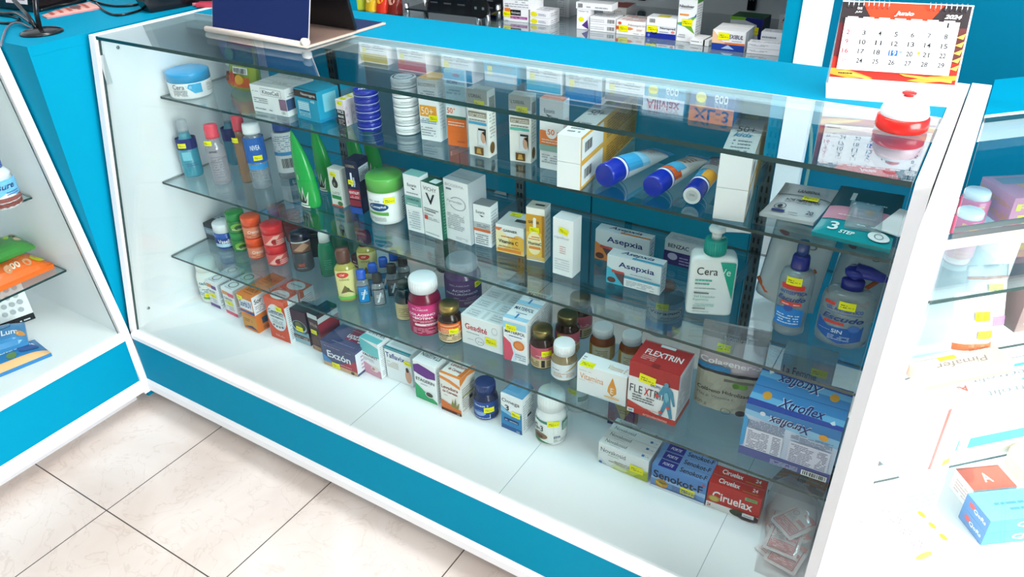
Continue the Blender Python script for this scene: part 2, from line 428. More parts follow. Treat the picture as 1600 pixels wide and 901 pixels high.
def counter(name, label, P, yaw, L, left=True, right=True, goods_back=.45, standards=(), seams=(), tl=.022, tr=.020):
    root = tag(empty(name, P, yaw), label, 'counter')
    yb = -(H-HB)*SLOPE                        # foot of the front glass
    for k, on, x0, x1 in ((0, left, -tl, 0), (1, right, L, L+tr)):
        if on:
            pf = side_profile()
            if k == 0: pf = [(max(y, -.147), z) for y, z in pf]
            mb = MB(); mb.prism(pf, 0, x0, x1, WHITE)
            mb.build('side_panel', root)
    mb = MB(); mb.box(0, yb-.004, Z0-.02, L, DEP-.02, Z0, WHITE)
    for sx in seams: mb.box(sx-.0006, yb+.004, Z0, sx+.0006, DEP-.03, Z0+.0003, '#9fb0b8')
    mb.build('bottom_board', root)
    mb = MB(); mb.box(0, yb-.016, .09, L, yb-.006, .2317, TEAL); mb.build('kick_panel', root)
    mb = MB(); mb.prism([(yb-.019, .2317), (yb-.019, HB-.004), (yb-.016, HB), (yb-.002, HB), (yb-.002, .2317)], 0, 0, L, WHITE); mb.build('front_rail', root)
    mb = MB(); mb.prism([(yb-.019, .05), (yb-.021, .053), (yb-.021, .075), (yb-.017, .09), (yb-.002, .09), (yb-.002, .05)], 0, 0, L, WHITE); mb.build('foot_rail', root)
    mb = MB(); mb.box(0, yb+.035, 0, L, yb+.05, .05, 'b#d9dadc'); mb.build('plinth', root)
    # sloping front pane
    mb = MB(); e = .0035; t = .006; x0, x1 = e, L-e
    p = [(yb, HB), (0, H-.009)]; nrm = (-.9845, .1755)
    v = []
    for xx in (x0, x1):
        for (y, z) in p: v += [(xx, y, z), (xx, y-nrm[0]*t, z-nrm[1]*t)]
    # order: x0: bot out, bot in, top out, top in ; x1 likewise
    mb.add(v, [(0, 4, 6, 2), (1, 3, 7, 5)], M('#f8fcfb', 'h')); mb.add(v, [(2, 6, 7, 3), (0, 1, 5, 4), (0, 2, 3, 1), (4, 5, 7, 6)], 'k#16403f')
    mb.build('front_glass', root)
    pane(e, -.005, H-.008, L-e, .2795, H, sides='#d5e4e6').build('top_glass', root)
    # shelves on slotted uprights
    for Z, yf in ((ZA, .1195), (ZB, .0583), (ZC, .0229)):
        pane(e, yf, Z-.006, L-e, goods_back, Z).build('glass_shelf', root)
    for sx in standards:
        mb = MB(); mb.box(sx-.012, goods_back+.003, Z0, sx+.012, goods_back+.015, .985, 'm#6d767a')
        for i in range(30):
            z = Z0+.03+i*.024
            for dx in (-.005, .005): mb.box(sx+dx-.002, goods_back+.0022, z, sx+dx+.002, goods_back+.0031, z+.013, '#14181a')
        st = mb.build('shelf_upright', root)
        for Z, yf in ((ZA, .1195), (ZB, .0583), (ZC, .0229)):
            mb = MB(); mb.prism([(goods_back+.003, Z-.0065), (yf+.06 if Z == ZA else .25, Z-.0065), (yf+.06 if Z == ZA else .25, Z-.016), (goods_back+.003, Z-.045)], 0, sx-.0015, sx+.0015, 'm#c9d0d4'); mb.build('shelf_bracket', st)
    mb = MB(); mb.box(0, .248, H-.030, L, .2795, H-.0085, WHITE); mb.box(0, .2825, H-.030, L, .298, H-.0195, WHITE); mb.box(0, .4655, H-.030, L, DEP, H-.0195, WHITE); mb.build('top_rail', root)
    return root
main = counter('display_counter', 'long white and teal glass-fronted pharmacy counter full of goods, facing the shop floor', (0, 0, 0), 0, LEN, standards=(.3, .9, 1.5), seams=(.79, 1.2, 1.62))
for yy, zz in ((.045, .982), (-.085, .292)):
    mb = MB(); mb.lathe([(.001, 0), (.0045, 0), (.004, .0015), (.001, .002)], 'm#8d9194', 16); mb.v = [(z, yy+x, zz+y) for x, y, z in mb.v]; mb.build('screw_cap', main)
mb = MB(); mb.box(.0004, -.012, .905, .004, .004, .975, 'k#cfd4d6', .0015); mb.build('glass_stop', main)
left = counter('display_counter', 'white and teal glass-fronted counter at left edge, set at a right angle', (-.149, -.19, 0), PI/2, 1.9, left=False, right=False, standards=())
# the left counter runs towards the viewer: shift it so that its end panel stands against the corner post
left.location = (-.162, -.172-1.9, 0)
mb = MB(); mb.prism([(max(y, -.1615), z) for y, z in side_profile()], 0, 1.9, 1.9225, WHITE); mb.build('side_panel', left)
mb = MB(); mb.prism(side_profile(), 0, -.022, 0, WHITE); mb.build('side_panel', left)
def worktop(name, label, P, yaw, L, y0=.2815, y1=DEP, x0=0.):
    root = tag(empty(name, P, yaw), label, 'worktop')
    mb = MB(); mb.box(x0+.001, y0, H-.019, L-.001, y1-.001, H+.0005, TEAL); mb.build('board', root)
    mb = MB(); mb.box(x0+.001, y0-.0012, H-.028, L-.001, y0-.0002, H+.0002, WHITE); mb.build('edge_strip', root)
    return root
worktop('service_worktop', 'narrow teal worktop with white front edge behind the long glass counter top', (0, 0, 0), 0, LEN)
worktop('service_worktop', 'narrow teal worktop along the back of the left counter', (-.162, -2.072, 0), PI/2, 1.9)

# corner block between the two counters
r = tag(empty('corner_counter', (-.04, -.1465, 0)), 'solid teal corner counter between the two glass counters, with cables on top', 'counter')
mb = MB(); mb.prism([(-.004, .003), (-.004, .167), (.0, .167), (.0, .167)][:2]+[(-.004, 1.1), (-.95, 1.1), (-.95, .003)], 2, 0, H-.022, 'b#008db0'); mb.build('body', r)
mb = MB(); mb.box(-.955, .0029, H-.0218, -.004, 1.11, H+.0005, 'b#008db0'); mb.build('board', r)

# counter at an angle of 45 degrees on the right
cr = tag(empty('display_counter', (0, 0, 0)), 'white glass-fronted counter at right edge, turned 45 degrees, holding medicine boxes', 'counter')
XL = 1.845
K = lambda z, back=0: -1.965-(H-z)*SLOPE*1.414+back*1.414      # front line y = x + K
def cornerpoly(z, b0, b1, xr=2.4, xl=XL):
    a0, a1 = K(z, b0), K(z, b1); return [(xl, xl+a0), (xr, xr+a0), (xr-(a1-a0)*.5, xr+a0+(a1-a0)*.5), (xl, xl+a1)]
xo = 1.8145
mb = MB(); s0 = lambda z: (xo, xo+K(z)-.03)
prof = [(xo+K(.10)-.008, .0), (xo+K(HB)-.008, HB), (xo+K(H)-.008, H+.001), (.5, H+.001), (.5, 0)]
mb.prism(prof, 0, xo, XL, WHITE); mb.build('side_panel', cr)
mb = MB(); mb.prism(cornerpoly(HB, -.004, .46), 2, Z0-.02, Z0, WHITE); mb.build('bottom_board', cr)
mb = MB(); mb.prism(cornerpoly(.16, -.005, .02), 2, .05, Z0-.0205, TEAL); mb.build('kick_panel', cr)
mb = MB(); mb.prism(cornerpoly(.9, .455, .465), 2, Z0+.001, .80, WHITE); mb.build('back_panel', cr)
def cpane(z0, z1, b0, b1, xr=2.38):
    mb = MB(); p = cornerpoly(z1, b0, b1, xr, XL+.004); n = 4
    v = [(x, y, z0) for x, y in p]+[(x, y, z1) for x, y in p]
    mb.add(v, [(3, 2, 1, 0), (4, 5, 6, 7)], M('#ebf5f7', 'g')); mb.add(v, [(i, (i+1) % 4, (i+1) % 4+4, i+4) for i in range(4)], 'k#12393a'); return mb
cpane(H-.008, H, -.002, .302).build('top_glass', cr)
mb = MB(); mb.prism(cornerpoly(H-.01, -.012, .0, 2.38), 2, H-.022, H-.0085, 'm#b5b3b2'); mb.build('front_rail', cr)
for Z, b in ((ZA, .305), (ZB, .29), (ZC, .27)):
    cpane(Z-.006, Z, b-.002 if Z != ZA else .13, .45).build('glass_shelf', cr)
mb = MB(); t = .006*1.414; v = []
for z in (HB, H-.023):
    for off in (0, t):
        for xx in (XL+.004, 2.38): v.append((xx, xx+K(z)+off, z))
mb.add(v, [(0, 1, 5, 4), (2, 6, 7, 3)], M('#f8fcfb', 'h')); mb.add(v, [(4, 5, 7, 6), (0, 2, 3, 1), (0, 4, 6, 2), (1, 3, 7, 5)], 'k#16403f'); mb.build('front_glass', cr)
r = tag(empty('service_worktop', (0, 0, 0)), 'short teal worktop with white front edge on the angled counter at right', 'worktop')
p0, p1 = -1.523, -1.31
mb = MB(); mb.prism([(XL+.002, XL+p0+.002), (2.3, 2.3+p0), (2.3-.11, 2.3+p0+.11), (XL+.002, XL+p1+.002)], 2, H-.019, H+.0012, TEAL); mb.build('board', r)
mb = MB(); mb.prism([(XL+.002, XL+p0-.010), (2.3, 2.3+p0-.012), (2.3, 2.3+p0-.001), (XL+.002, XL+p0+.001)], 2, H-.04, H+.0006, WHITE); mb.build('edge_strip', r)

# ------------------------------------------------------------------ rear wall unit
YR = 1.0; ZR = .865
xa, xb, xc = atY(1231, 0, YR).x, atY(1256, 0, YR).x, atY(1300, 0, YR).x
rs = tag(empty('wall_shelving', (0, YR, 0)), 'tall teal and grey wall shelving stocked with boxes behind the counter', 'shelving')
mb = MB(); mb.box(-.75, .02, 0, xa, .6, ZR-.03, 'b#007a96'); mb.build('cabinet', rs)
for i in range(4):
    x0 = -.74+(xa+.74)*i/4; mb = MB(); mb.box(x0+.003, .0, .05, x0+(xa+.74)/4-.003, .0195, ZR-.035, 'b#007a96', .002); d = mb.build('cabinet_door', rs)
mb = MB(); mb.box(-.75, .58, ZR-.03, xa, .6, 2.2, 'd#d3dce0')
for z in (1.12, 1.42): mb.box(-.75, .577, z, xa, .5799, z+.003, 'd#879aa1')
mb.build('back_panel', rs)
sh = MB()
def slab(z, d, nm):
    mb = MB(); mb.box(-.748, .0, z-.008, xa-.001, d, z, M('#8fa0a6', 'k'), 0)
    mb.add([(-.748, -.0005, z-.008), (xa-.001, -.0005, z-.008), (xa-.001, -.0005, z), (-.748, -.0005, z)], [(0, 1, 2, 3)], 'k#0a1a22'); mb.build(nm, rs)
mir = M('#75868d', 'k'); mir.node_tree.nodes['Principled BSDF'].inputs['Roughness'].default_value = .04
mir.node_tree.nodes['Principled BSDF'].inputs['Coat Weight'].default_value = 1
mir.node_tree.nodes['Principled BSDF'].inputs['Coat Roughness'].default_value = .02
for z in (ZR, 1.262, 1.56):
    mb = MB(); mb.box(-.748, 0, z-.008, xa-.001, .57, z, mir)
    mb.add([(-.748, -.0006, z-.008), (xa-.001, -.0006, z-.008), (xa-.001, -.0006, z+.0003), (-.748, -.0006, z+.0003)], [(0, 1, 2, 3)], 'k#0a1a22'); mb.build('shelf', rs)
mb = MB(); mb.box(xa, -.004, 0, xb, .6, 2.2, 'b#0087aa'); mb.build('stile', rs)
mb = MB(); mb.box(xb+.0005, -.008, 0, xc, .6, 2.2, 'b#e4eef4'); mb.build('side_panel', rs)
mb = MB(); mb.box(xc+.0005, .03, 0, 3.2, .05, 2.2, 'b#006685'); mb.build('tall_door', rs)
mb = MB(); mb.box(-.775, 0, 0, -.75, .6, 2.2, WHITE); mb.build('side_panel', rs)
for px in (1003, 1175):
    X = atY(px, 5, 1.57).x; mb = MB(); mb.box(X-.013, .565, ZR+.02, X+.013, .579, 2.15, 'm#1b2226')
    for i in range(30):
        for dx in (-.005, .005): mb.box(X+dx-.002, .5635, ZR+.05+i*.04, X+dx+.002, .5648, ZR+.07+i*.04, '#7c868a')
    mb.build('shelf_upright', rs)
# pale cord hanging in the aisle behind the right of the counter
P = [atY(x, y, YR+.0245) for x, y in ((1249, 60), (1258, 150), (1264, 178), (1268, 210), (1266, 250), (1258, 290), (1247, 330))]
P.append(Vector((P[-1].x-.02, YR+.0245, .15))); P.append(Vector((P[-1].x+.01, YR+.0245, .006)))
mb = MB(); mb.tube(P, .0045, 'k#b9c79a'); tag(mb.build('power_cord'), 'pale yellowish cord hanging against the teal wall door', 'cord')
# ------------------------------------------------------------------ top glass shelf of the long counter
W_ = '#f4f5f5'; GR = '#9fa4a8'; DK = '#23252b'
def lidprof(z0, z1, r, e=.04): return [(0.01, z0), (r*.97, z0), (r, z0+.004), (r, z1-e), (r*.985, z1-e*.35), (r*.93, z1), (0.01, z1)]
# white cream tub with sky blue lid
round_thing('cream_tub', 'wide white cream tub with sky blue lid at far left of top shelf', 'jar', ZA, (303, 156), 66, 108,
    [('tub', 'k#f5f6f7', [(.01, 0), (.86, 0), (.945, .03), (.965, .08), (.985, .58), (.975, .64), (.01, .64)]),
     ('lid', 'k#2b9fd8', lidprof(.635, 1, .98, .05))],
    [('label', .08, .62, .992, 150, [('t', 'Cera', .31, .80, .22, .34, DK), ('p', [(.47, .72), (.50, .98), (.72, .98), (.72, .30), (.58, .30)], '#45b3e2'), ('t', 'Ve', .49, .80, .11, .30, '#bfe6f6'), ('l', .2, .16, .46, .60, 5, '#70747a'), ('l', .82, .3, .97, .9, 6, '#9a9ea4')], -5)])
# fruit snack pouch behind it
P = at(388, 136, ZA)
pouch_at('snack_pouch', 'green and red fruit snack pouch standing behind the white box, top shelf', P+Vector((-.05, .0, .002)), -.25, -.12, .125, .142, .045, 'k#9fb23a',
    [('r', 0, .78, 1, 1, '#b0342c'), ('r', 0, .45, 1, .78, '#3d7f56'), ('r', .05, .06, .95, .24, '#e0642c'), ('e', .3, .2, .1, .09, '#7a3a2c'), ('e', .55, .22, .11, .1, '#c8442c'), ('e', .78, .2, .1, .09, '#e8a52c'), ('t', 'JUGOS', .3, .4, .3, .07, '#e7efd0', 'b'), ('e', .42, .62, .25, .1, '#6fae6a'), ('bar', .62, .30, .95, .42)], (.1, .72), gus=.02)
# white carton with a small framed word, two deep
k = carton('medicine_carton', 'front white box with small framed word, second place on top shelf', ZA, (398, 173), (452, 183.5), 131, .05, W_,
    {'F': [('r', .29, .66, .88, .92, GR), ('r', .30, .68, .87, .90, W_), ('t', 'KitosCell', .585, .79, .48, .15, '#6d7076', 'b'), ('l', .05, .76, .24, .82, 1, GR), ('l', .06, .36, .46, .58, 3, '#8d9196'), ('r', .8, .22, 1, .62, '#8d6a84'), ('l', .06, .12, .56, .2, 1, '#8d9196'), ('t', '12%', .88, .12, .1, .08, '#777b80')],
     'R': [('r', 0, .22, .55, .62, '#3f5c86'), ('l', .1, .7, .8, .85, 2, GR)], 'T': [('r', 0, .47, 1, .5, '#8b9196'), ('l', .4, .6, .8, .8, 2, GR)]}, clear=.001)
row(k, ['rear white box standing behind the framed-word box, top shelf'], (0, dims(k)[1]+.001, 0), 'white boxes two deep on the top shelf')
carton('face_cream_carton', 'turquoise skin cream box with black name band, top shelf', ZA, (466, 184), (501, 193), 137, (531, 134), '#1d9ec2',
    {'F': [('r', 0, .74, 1, .97, '#3a2422'), ('t', 'Neutrogena', .62, .85, .62, .12, W_), ('t', '48', .78, .66, .18, .09, '#d7f1f8'), ('r', .12, .1, .62, .62, '#8fd0e2'), ('l', .15, .35, .6, .6, 4, '#e8f7fb'), ('r', .16, .27, .6, .33, '#1c86b4'), ('l', .15, .12, .6, .26, 3, '#3f7fa6')],
     'R': [('r', .25, .3, .85, .88, '#86cfe0'), ('r', .0, .0, 1, .1, '#1689ba')], 'T': [('r', .0, .0, 1, .12, '#157a95')]})
# little pink and black boxes, one behind another
k = carton('mask_carton', 'frontmost slim pink box with black lettering beside the blue tins', ZA, (529, 195), (542, 198), 155, .022, '#efdfe4',
    {'F': [('r', 0, 0, 1, .62, '#1f1c1f'), ('t', 'FACE', .5, .54, .7, .12, W_, 'b'), ('t', 'MASK', .5, .36, .7, .1, W_, 'b'), ('l', .15, .05, .85, .28, 4, '#c7b6bb')], 'R': [('l', .1, .1, .4, .9, 3, '#d9bcc6')]}, [('F', .5, .88, .014), ('T', .5, .5, .018)])
row(k, ['second slim pink box behind the black-lettered one, top shelf', 'hindmost of the three slim pink boxes on the top shelf'], (0, .0225, 0), 'slim pink boxes on the top shelf')
# five blue tins
b5 = at(579, 206, ZA); R5 = 19/scale_at(b5)
names = ['lowest', 'second from bottom', 'middle', 'second from top', 'topmost']
h5 = .0185; tin = None
for i in range(5):
    tp = [('tin', 'k#10248f', [(.01, 0), (.96, 0), (.98, .06), (.98, .42), (.01, .42)]), ('lid', 'k#14299c', [(.01, .42), (1, .42), (1.0, .82), (.985, .93), (.9, .99), (.86, .93), (.01, .93)])]
    o = round_thing('cream_tin', 'flat dark blue cream tin, %s of the blue stack on top shelf' % names[i], 'tin', ZA, (579, 206), 38, 1000+h5, tp,
        [('rim_line', .34, .42, 1.004, 359, [('r', 0, 0, 1, 1, '#aeb8e0')])], None, 'stack of blue tins', dz=i*h5*.995)
    if i == 4:
        mb = MB(); R = o['dims'][0]; put(mb, lambda u, v, q: (u-R*.6, v-R*.3, h5*.93+q), R*1.2, R*.6, [('t', 'NIVEA', .5, .5, .9, .6, W_, 'b')]); mb.build('lid_print', o)
names = ['lowest', 'second from bottom', 'third from bottom', 'third from top', 'second from top', 'topmost']
h6 = None
for i in range(6):
    C = at(640, 212, ZA)
    if h6 is None: h6 = rise(C+Vector((-.01, .015, 0)), 121)/6
    o = round_thing('cream_jar', 'low white cream jar, %s of the white stack on top shelf' % names[i], 'jar', ZA, (639, 212), 39, 1000+h6,
        [('jar', 'k#f0f1f2', [(.01, 0), (.95, 0), (.985, .05), (.985, .3), (.01, .3)]), ('lid', 'k#f4f5f6', [(.01, .3), (1, .3), (1, .93), (.97, .99), (.92, 1.0), (.01, 1.0)])],
        [('seal_line', .0, .06, .99, 359, [('r', 0, 0, 1, 1, '#3a3f44')]), ('label', .45, .8, 1.003, 70, [('l', .1, .4, .9, .75, 1, '#8f949a')])], None, 'stack of white jars', dz=i*h6*.998)
    if i == 5:
        R = o['dims'][0]; mb = MB(); put(mb, lambda u, v, q: (u-R, v-R, h6+q), 2*R, 2*R, [('o', .5, .5, .42, .42, '#4c5157', .14), ('t', 'CREMA', .5, .5, .5, .12, '#565b61')]); mb.build('lid_print', o)
# sun cream cartons
k = carton('sunscreen_carton', 'front white and amber sunscreen box with big 50, beside the white jar stack', ZA, (659, 217.5), (689, 222.5), 122, .026, W_,
    {'F': [('t', 'BIODERMA', .5, .91, .88, .055, '#63676c'), ('l', .15, .76, .85, .84, 2, GR), ('r', .05, .40, .9, .58, '#efa030'), ('t', '50+', .42, .49, .6, .12, '#fbeed2'), ('l', .06, .29, .85, .38, 3, '#5b86a8'), ('l', .06, .08, .8, .25, 4, '#a5a9ae')],
     'T': [('r', 0, 0, 1, 1, '#efb045')], 'R': [('l', .15, .2, .85, .85, 12, '#d5d7da')]}, ('F', .72, .385, .022))
row(k, ['rear white and amber sunscreen box behind the big 50 one'], (.001, .0265, 0), 'amber sunscreen boxes')
carton('sunscreen_carton', 'tall sunscreen box, pale blue above and bright orange below, top shelf', ZA, (701, 226), (731, 231), 108, (745, 112), '#b9dbe6',
    {'F': [('r', 0, 0, 1, .37, '#f0742a'), ('r', 0, .37, 1, .41, '#3f6f5a'), ('r', 0, .41, 1, .54, '#e7eef0'), ('e', .62, .94, .18, .02, '#e87a48'), ('t', 'ISDIN', .4, .85, .5, .05, '#4f6c80', 'b'), ('t', '50', .2, .475, .3, .075, '#e8743a', 'b'), ('t', '+', .43, .50, .1, .03, '#e8743a', 'b'), ('l', .08, .28, .9, .35, 2, '#f8d8be'), ('l', .5, .06, .9, .1, 1, '#c2541c'), ('l', .1, .70, .8, .78, 2, '#7fa7b8')],
     'R': [('r', 0, 0, 1, 1, '#f6f6f6')], 'T': [('r', 0, 0, 1, 1, '#a9d3e0')]})
def serum(lb, fl, fr, ty, br, band):
    return carton('serum_carton', lb, ZA, fl, fr, ty, br, '#eceae4',
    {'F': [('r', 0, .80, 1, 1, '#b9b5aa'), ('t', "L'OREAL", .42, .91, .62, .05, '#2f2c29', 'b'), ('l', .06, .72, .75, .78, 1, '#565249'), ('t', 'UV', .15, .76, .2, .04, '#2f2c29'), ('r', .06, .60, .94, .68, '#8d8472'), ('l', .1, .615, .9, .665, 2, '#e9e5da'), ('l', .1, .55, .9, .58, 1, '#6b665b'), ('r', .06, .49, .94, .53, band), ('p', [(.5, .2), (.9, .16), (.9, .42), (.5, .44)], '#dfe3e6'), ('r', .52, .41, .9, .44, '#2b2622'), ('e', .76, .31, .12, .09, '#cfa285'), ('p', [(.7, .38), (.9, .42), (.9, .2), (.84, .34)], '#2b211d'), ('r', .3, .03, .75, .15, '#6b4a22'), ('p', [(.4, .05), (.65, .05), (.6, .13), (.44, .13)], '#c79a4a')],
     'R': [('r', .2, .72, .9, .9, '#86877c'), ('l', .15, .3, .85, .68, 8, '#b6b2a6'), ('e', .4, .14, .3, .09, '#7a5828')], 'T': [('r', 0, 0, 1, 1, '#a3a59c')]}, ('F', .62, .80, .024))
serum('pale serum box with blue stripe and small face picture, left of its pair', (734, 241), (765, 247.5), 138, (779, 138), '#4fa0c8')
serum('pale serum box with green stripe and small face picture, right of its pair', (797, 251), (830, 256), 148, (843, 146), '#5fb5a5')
carton('sunscreen_carton', 'white sunscreen box with orange lid and orange 50 band, next to the stacked boxes', ZA, (843.5, 262), (879, 269), 153, (892.5, 153), W_,
    {'F': [('t', 'Eucerin', .42, .84, .45, .06, '#4a4d52', 'b'), ('l', .5, .74, .8, .79, 1, '#5a5d62'), ('p', [(.25, .80), (.55, .77), (.38, .755)], '#3b3b40'), ('r', 0, .36, 1, .56, '#ea8347'), ('e', .52, .55, .24, .095, '#f3f1ef'), ('t', '50', .5, .55, .3, .08, '#e2783c', 'b'), ('l', .1, .39, .85, .46, 2, '#f7d5be'), ('r', 0, .27, 1, .36, '#8fb2a6'), ('l', .1, .1, .8, .24, 4, '#a6abb0')],
     'T': [('r', 0, 0, 1, 1, '#ec7a3d')], 'R': [('r', .1, .55, .9, .75, '#f0d5d5'), ('l', .15, .2, .85, .5, 6, '#c5c8cc')]})
# long sun cream boxes, stacked in twos
def longpair(fl, fr, ty, br, la, lb, txt):
    A = at(fl[0], fl[1], ZA); h = rise(A, ty)/2
    F = {'F': [('l', .02, .02, .3, .04, 1, '#dadde0')], 'R': [('r', 0, 0, 1, 1, '#f0b13e'), ('r', .015, .1, .36, .9, '#f5f4f1'), ('bar', .05, .25, .18, .75), ('l', .42, .12, .97, .85, 7, '#a9782a')],
         'T': [('r', 0, 0, 1, 1, '#e8e6e0'), ('l', .2, .07, .8, .28, 4, '#7c8186'), ('t', '50+', .5, .44, .6, .1, '#5c6066')]+txt+[('r', 0, .62, 1, 1, '#bdb9b0'), ('e', .5, .9, .35, .06, '#d9a857')]}
    k = carton('sunscreen_carton', la, ZA, fl, fr, 1000+h, br, W_, F, None, 'long sunscreen boxes stacked in twos', flap=False)
    c = row(k, [lb], (0, 0, h+.0006), 'long sunscreen boxes stacked in twos')[1]
    w, d, hh = dims(k); g, s = face(w, d, hh, 'T'); sticker(c, g, .5*w, .66*d, .024, .014)
longpair((870, 291.5), (906, 298), 210.5, .315, 'lower long white and yellow box of the pair right of the orange-lidded box', 'upper long white and yellow box of the pair right of the orange-lidded box', [])
longpair((1113, 341), (1162, 348), 242, .30, 'lower long yellow-sided box of the pair right of the lying tubes', 'upper long yellow-sided box of the pair right of the lying tubes', [('t', 'kids', .45, .34, .6, .07, '#3f93b8', 'bi')])
# lying tubes
def tube_lying(name, label, capc, rpx, tail, capcol, body, decs, Z=ZA, endcol=None):
    """capc: pixel of the centre of the cap's round end"""
    P = at(capc[0], capc[1], Z+.024); r = rpx/scale_at(P)
    P = at(capc[0], capc[1], Z+r); T = at(tail[0], tail[1], Z+.012)
    v = T-P; v.z = 0; Lg = v.length; yaw = math.atan2(v.y, v.x)-PI/2
    root = tag(empty(name, (P.x, P.y, Z+.0005), yaw), label, 'tube')
    cl = Lg*.24; seg = 28; mb = MB()
    def ring(y, rx, rz, zc): return [(rx*math.cos(2*PI*k/seg), y, zc+rz*math.sin(2*PI*k/seg)) for k in range(seg)]
    def loft(rs, c, caps=True):
        vs = sum(rs, []); fs = []
        for i in range(len(rs)-1):
            for k in range(seg): k2 = (k+1) % seg; fs.append((i*seg+k, i*seg+k2, (i+1)*seg+k2, (i+1)*seg+k))
        mb.add(vs, fs, c, True); mb.add(rs[0], [tuple(range(seg))[::-1]], c); mb.add(rs[-1], [tuple(range(seg))], c)
    loft([ring(0, r*.9, r*.9, r), ring(.002, r*.97, r*.97, r), ring(.004, r, r, r), ring(cl, r, r, r)], capcol)
    if endcol:
        mb.add(ring(-.0004, r*.88, r*.88, r), [tuple(range(seg))[::-1]], endcol)
        mb.add(ring(-.0007, r*.6, r*.6, r), [tuple(range(seg))[::-1]], 'k#c9cccc'); 
        vs, fs = letters('2026'); mb.add([(x*r*.55, -.001, r*1.1+y*r*.22) for x, y in vs], fs, '#5d6166'); 
    mb.build('cap', root); mb = MB()
    n = 9; rs = [ring(cl+.0005, r*.94, r*.94, r)]
    prof = []
    for i in range(n+1):
        t = i/n; prof.append((cl+.0006+(Lg-cl)*t, r*(.96+.2*t), r*(.96*(1-t**1.6)+.04), r*(1-.0*t)*(1-.42*t)))
    loft([ring(*p) for p in prof], body)
    def g(u, v, o):                          # wrapped over the top; u across, v along
        t = min(max(v/(Lg-cl), 0), 1)*n; i = min(int(t), n-1); f = t-i; a, b = prof[i], prof[i+1]
        y, rx, rz, zc = [a[q]+(b[q]-a[q])*f for q in range(4)]
        an = PI*(1-u); return ((rx+o*2)*math.cos(an), y, zc+(rz+o*2)*math.sin(an))
    g.curved = 1
    def gg(u, v, o): return g(u, v, o)
    gg.curved = 1
    put2(mb, gg, Lg-cl, decs); mb.build('tube_body', root)
    mb = MB(); loft([ring(cl*.82, r*1.015, r*1.015, r), ring(cl*.94, r*1.015, r*1.015, r)], '#e8ecf4'); mb.build('cap_ring', root)
    return root
def put2(mb, g, L, decs):
    def f(u, v, o): return g(u, v*L, o)
    for i, d in enumerate(decs):
        if d[0] == 'r':
            n = 10; nv = max(2, int((d[4]-d[2])*12)); vs = []
            for b in range(nv+1):
                for a in range(n+1): vs.append(f(d[1]+(d[3]-d[1])*a/n, d[2]+(d[4]-d[2])*b/nv, EPS*(i+1)))
            mb.add(vs, [(b*(n+1)+a, b*(n+1)+a+1, (b+1)*(n+1)+a+1, (b+1)*(n+1)+a) for b in range(nv) for a in range(n)], d[5])
        else: put(mb, f, 1, 1, [d], i+1)
tube_lying('sunscreen_tube', 'lying sun cream tube with dark blue cap and pale blue body, left of three', (944, 275), 19.5, (1036, 238), 'k#0b2aa8', 'k#e6edf2',
    [('r', 0, 0, 1, .3, '#3fa5d8'), ('r', 0, .3, 1, .45, '#8fcbe8'), ('r', 0, .85, 1, 1, '#3f9fd0'), ('l', .35, .5, .65, .8, 4, '#9a6f7c')])
tube_lying('sunscreen_tube', 'lying sun cream tube with dark blue cap and orange marks, middle of the three', (1019, 292), 18, (1095, 246), 'k#0b2aa8', 'k#e9e4dc',
    [('r', 0, 0, 1, .18, '#e2632a'), ('r', .2, .1, .8, .34, '#49a6cf'), ('l', .3, .4, .7, .75, 4, '#8b5a44'), ('r', 0, .88, 1, 1, '#3f9fd0')])
tube_lying('sunscreen_tube', 'lying blue capped tube with silver round end, beside the tall yellow-sided boxes', (1081, 306), 16, (1128, 247), 'k#10278f', 'k#d6dde0',
    [('r', 0, 0, .5, .3, '#2d8ab8'), ('r', .5, 0, 1, .3, '#e2a02a'), ('r', .1, .3, .9, .5, '#cfd6da'), ('l', .3, .5, .7, .85, 4, '#7b4b4b'), ('r', 0, .88, 1, 1, '#2f4a7c')], endcol='k#e4e7e6')
# flat packets at the right end of the top shelf
def flat(name, label, quad, Z, t, c, decs, curl=.0, cat='packet', stick=None):
    """quad: pixels of front left, front right, back right, back left lying on plane Z"""
    q = [at(x, y, Z) for x, y in quad]; O = q[0]; ax = q[1]-q[0]; yaw = math.atan2(ax.y, ax.x)
    root = tag(empty(name, (O.x, O.y, Z+.0006), yaw), label, cat); inv = Matrix.Rotation(-yaw, 3, 'Z')
    q = [inv @ (p-O) for p in q]; n = 12; mb = MB()
    def g(u, v, o):
        p = q[0]*(1-u)*(1-v)+q[1]*u*(1-v)+q[2]*u*v+q[3]*(1-u)*v
        z = t*(.35+.65*(1-abs(2*u-1)**4)*(1-abs(2*v-1)**4))+curl*(1-v)**3*.6+curl*v**4
        return (p.x, p.y, z+o)
    vs = []
    for k_ in (1, 0):
        for j in range(n+1):
            for i in range(n+1):
                x, y, z = g(i/n, j/n, 0); vs.append((x, y, z if k_ else max(0, z-t)))
    m = (n+1)**2; fs = []
    for j in range(n):
        for i in range(n):
            a = j*(n+1)+i; fs += [(a, a+1, a+n+2, a+n+1), (m+a+n+1, m+a+n+2, m+a+1, m+a)]
    for i in range(n):
        for a, b in ((i+1, i), (n*(n+1)+i, n*(n+1)+i+1), (i*(n+1), (i+1)*(n+1)), ((i+1)*(n+1)+n, i*(n+1)+n)): fs.append((a, b, m+b, m+a))
    mb.add(vs, fs, c)
    def gs(u, v, o): return g(u, v, o*2+.0003)
    gs.curved = 1
    put_grid(mb, gs, decs); mb.build('pack_film', root)
    if stick:
        w = ax.length; d = (q[3]-q[0]).length
        def gw(u, v, o): return gs(u/w, v/d, o)
        sticker(root, gw, stick[0]*w, stick[1]*d, .026, .015)
    return root
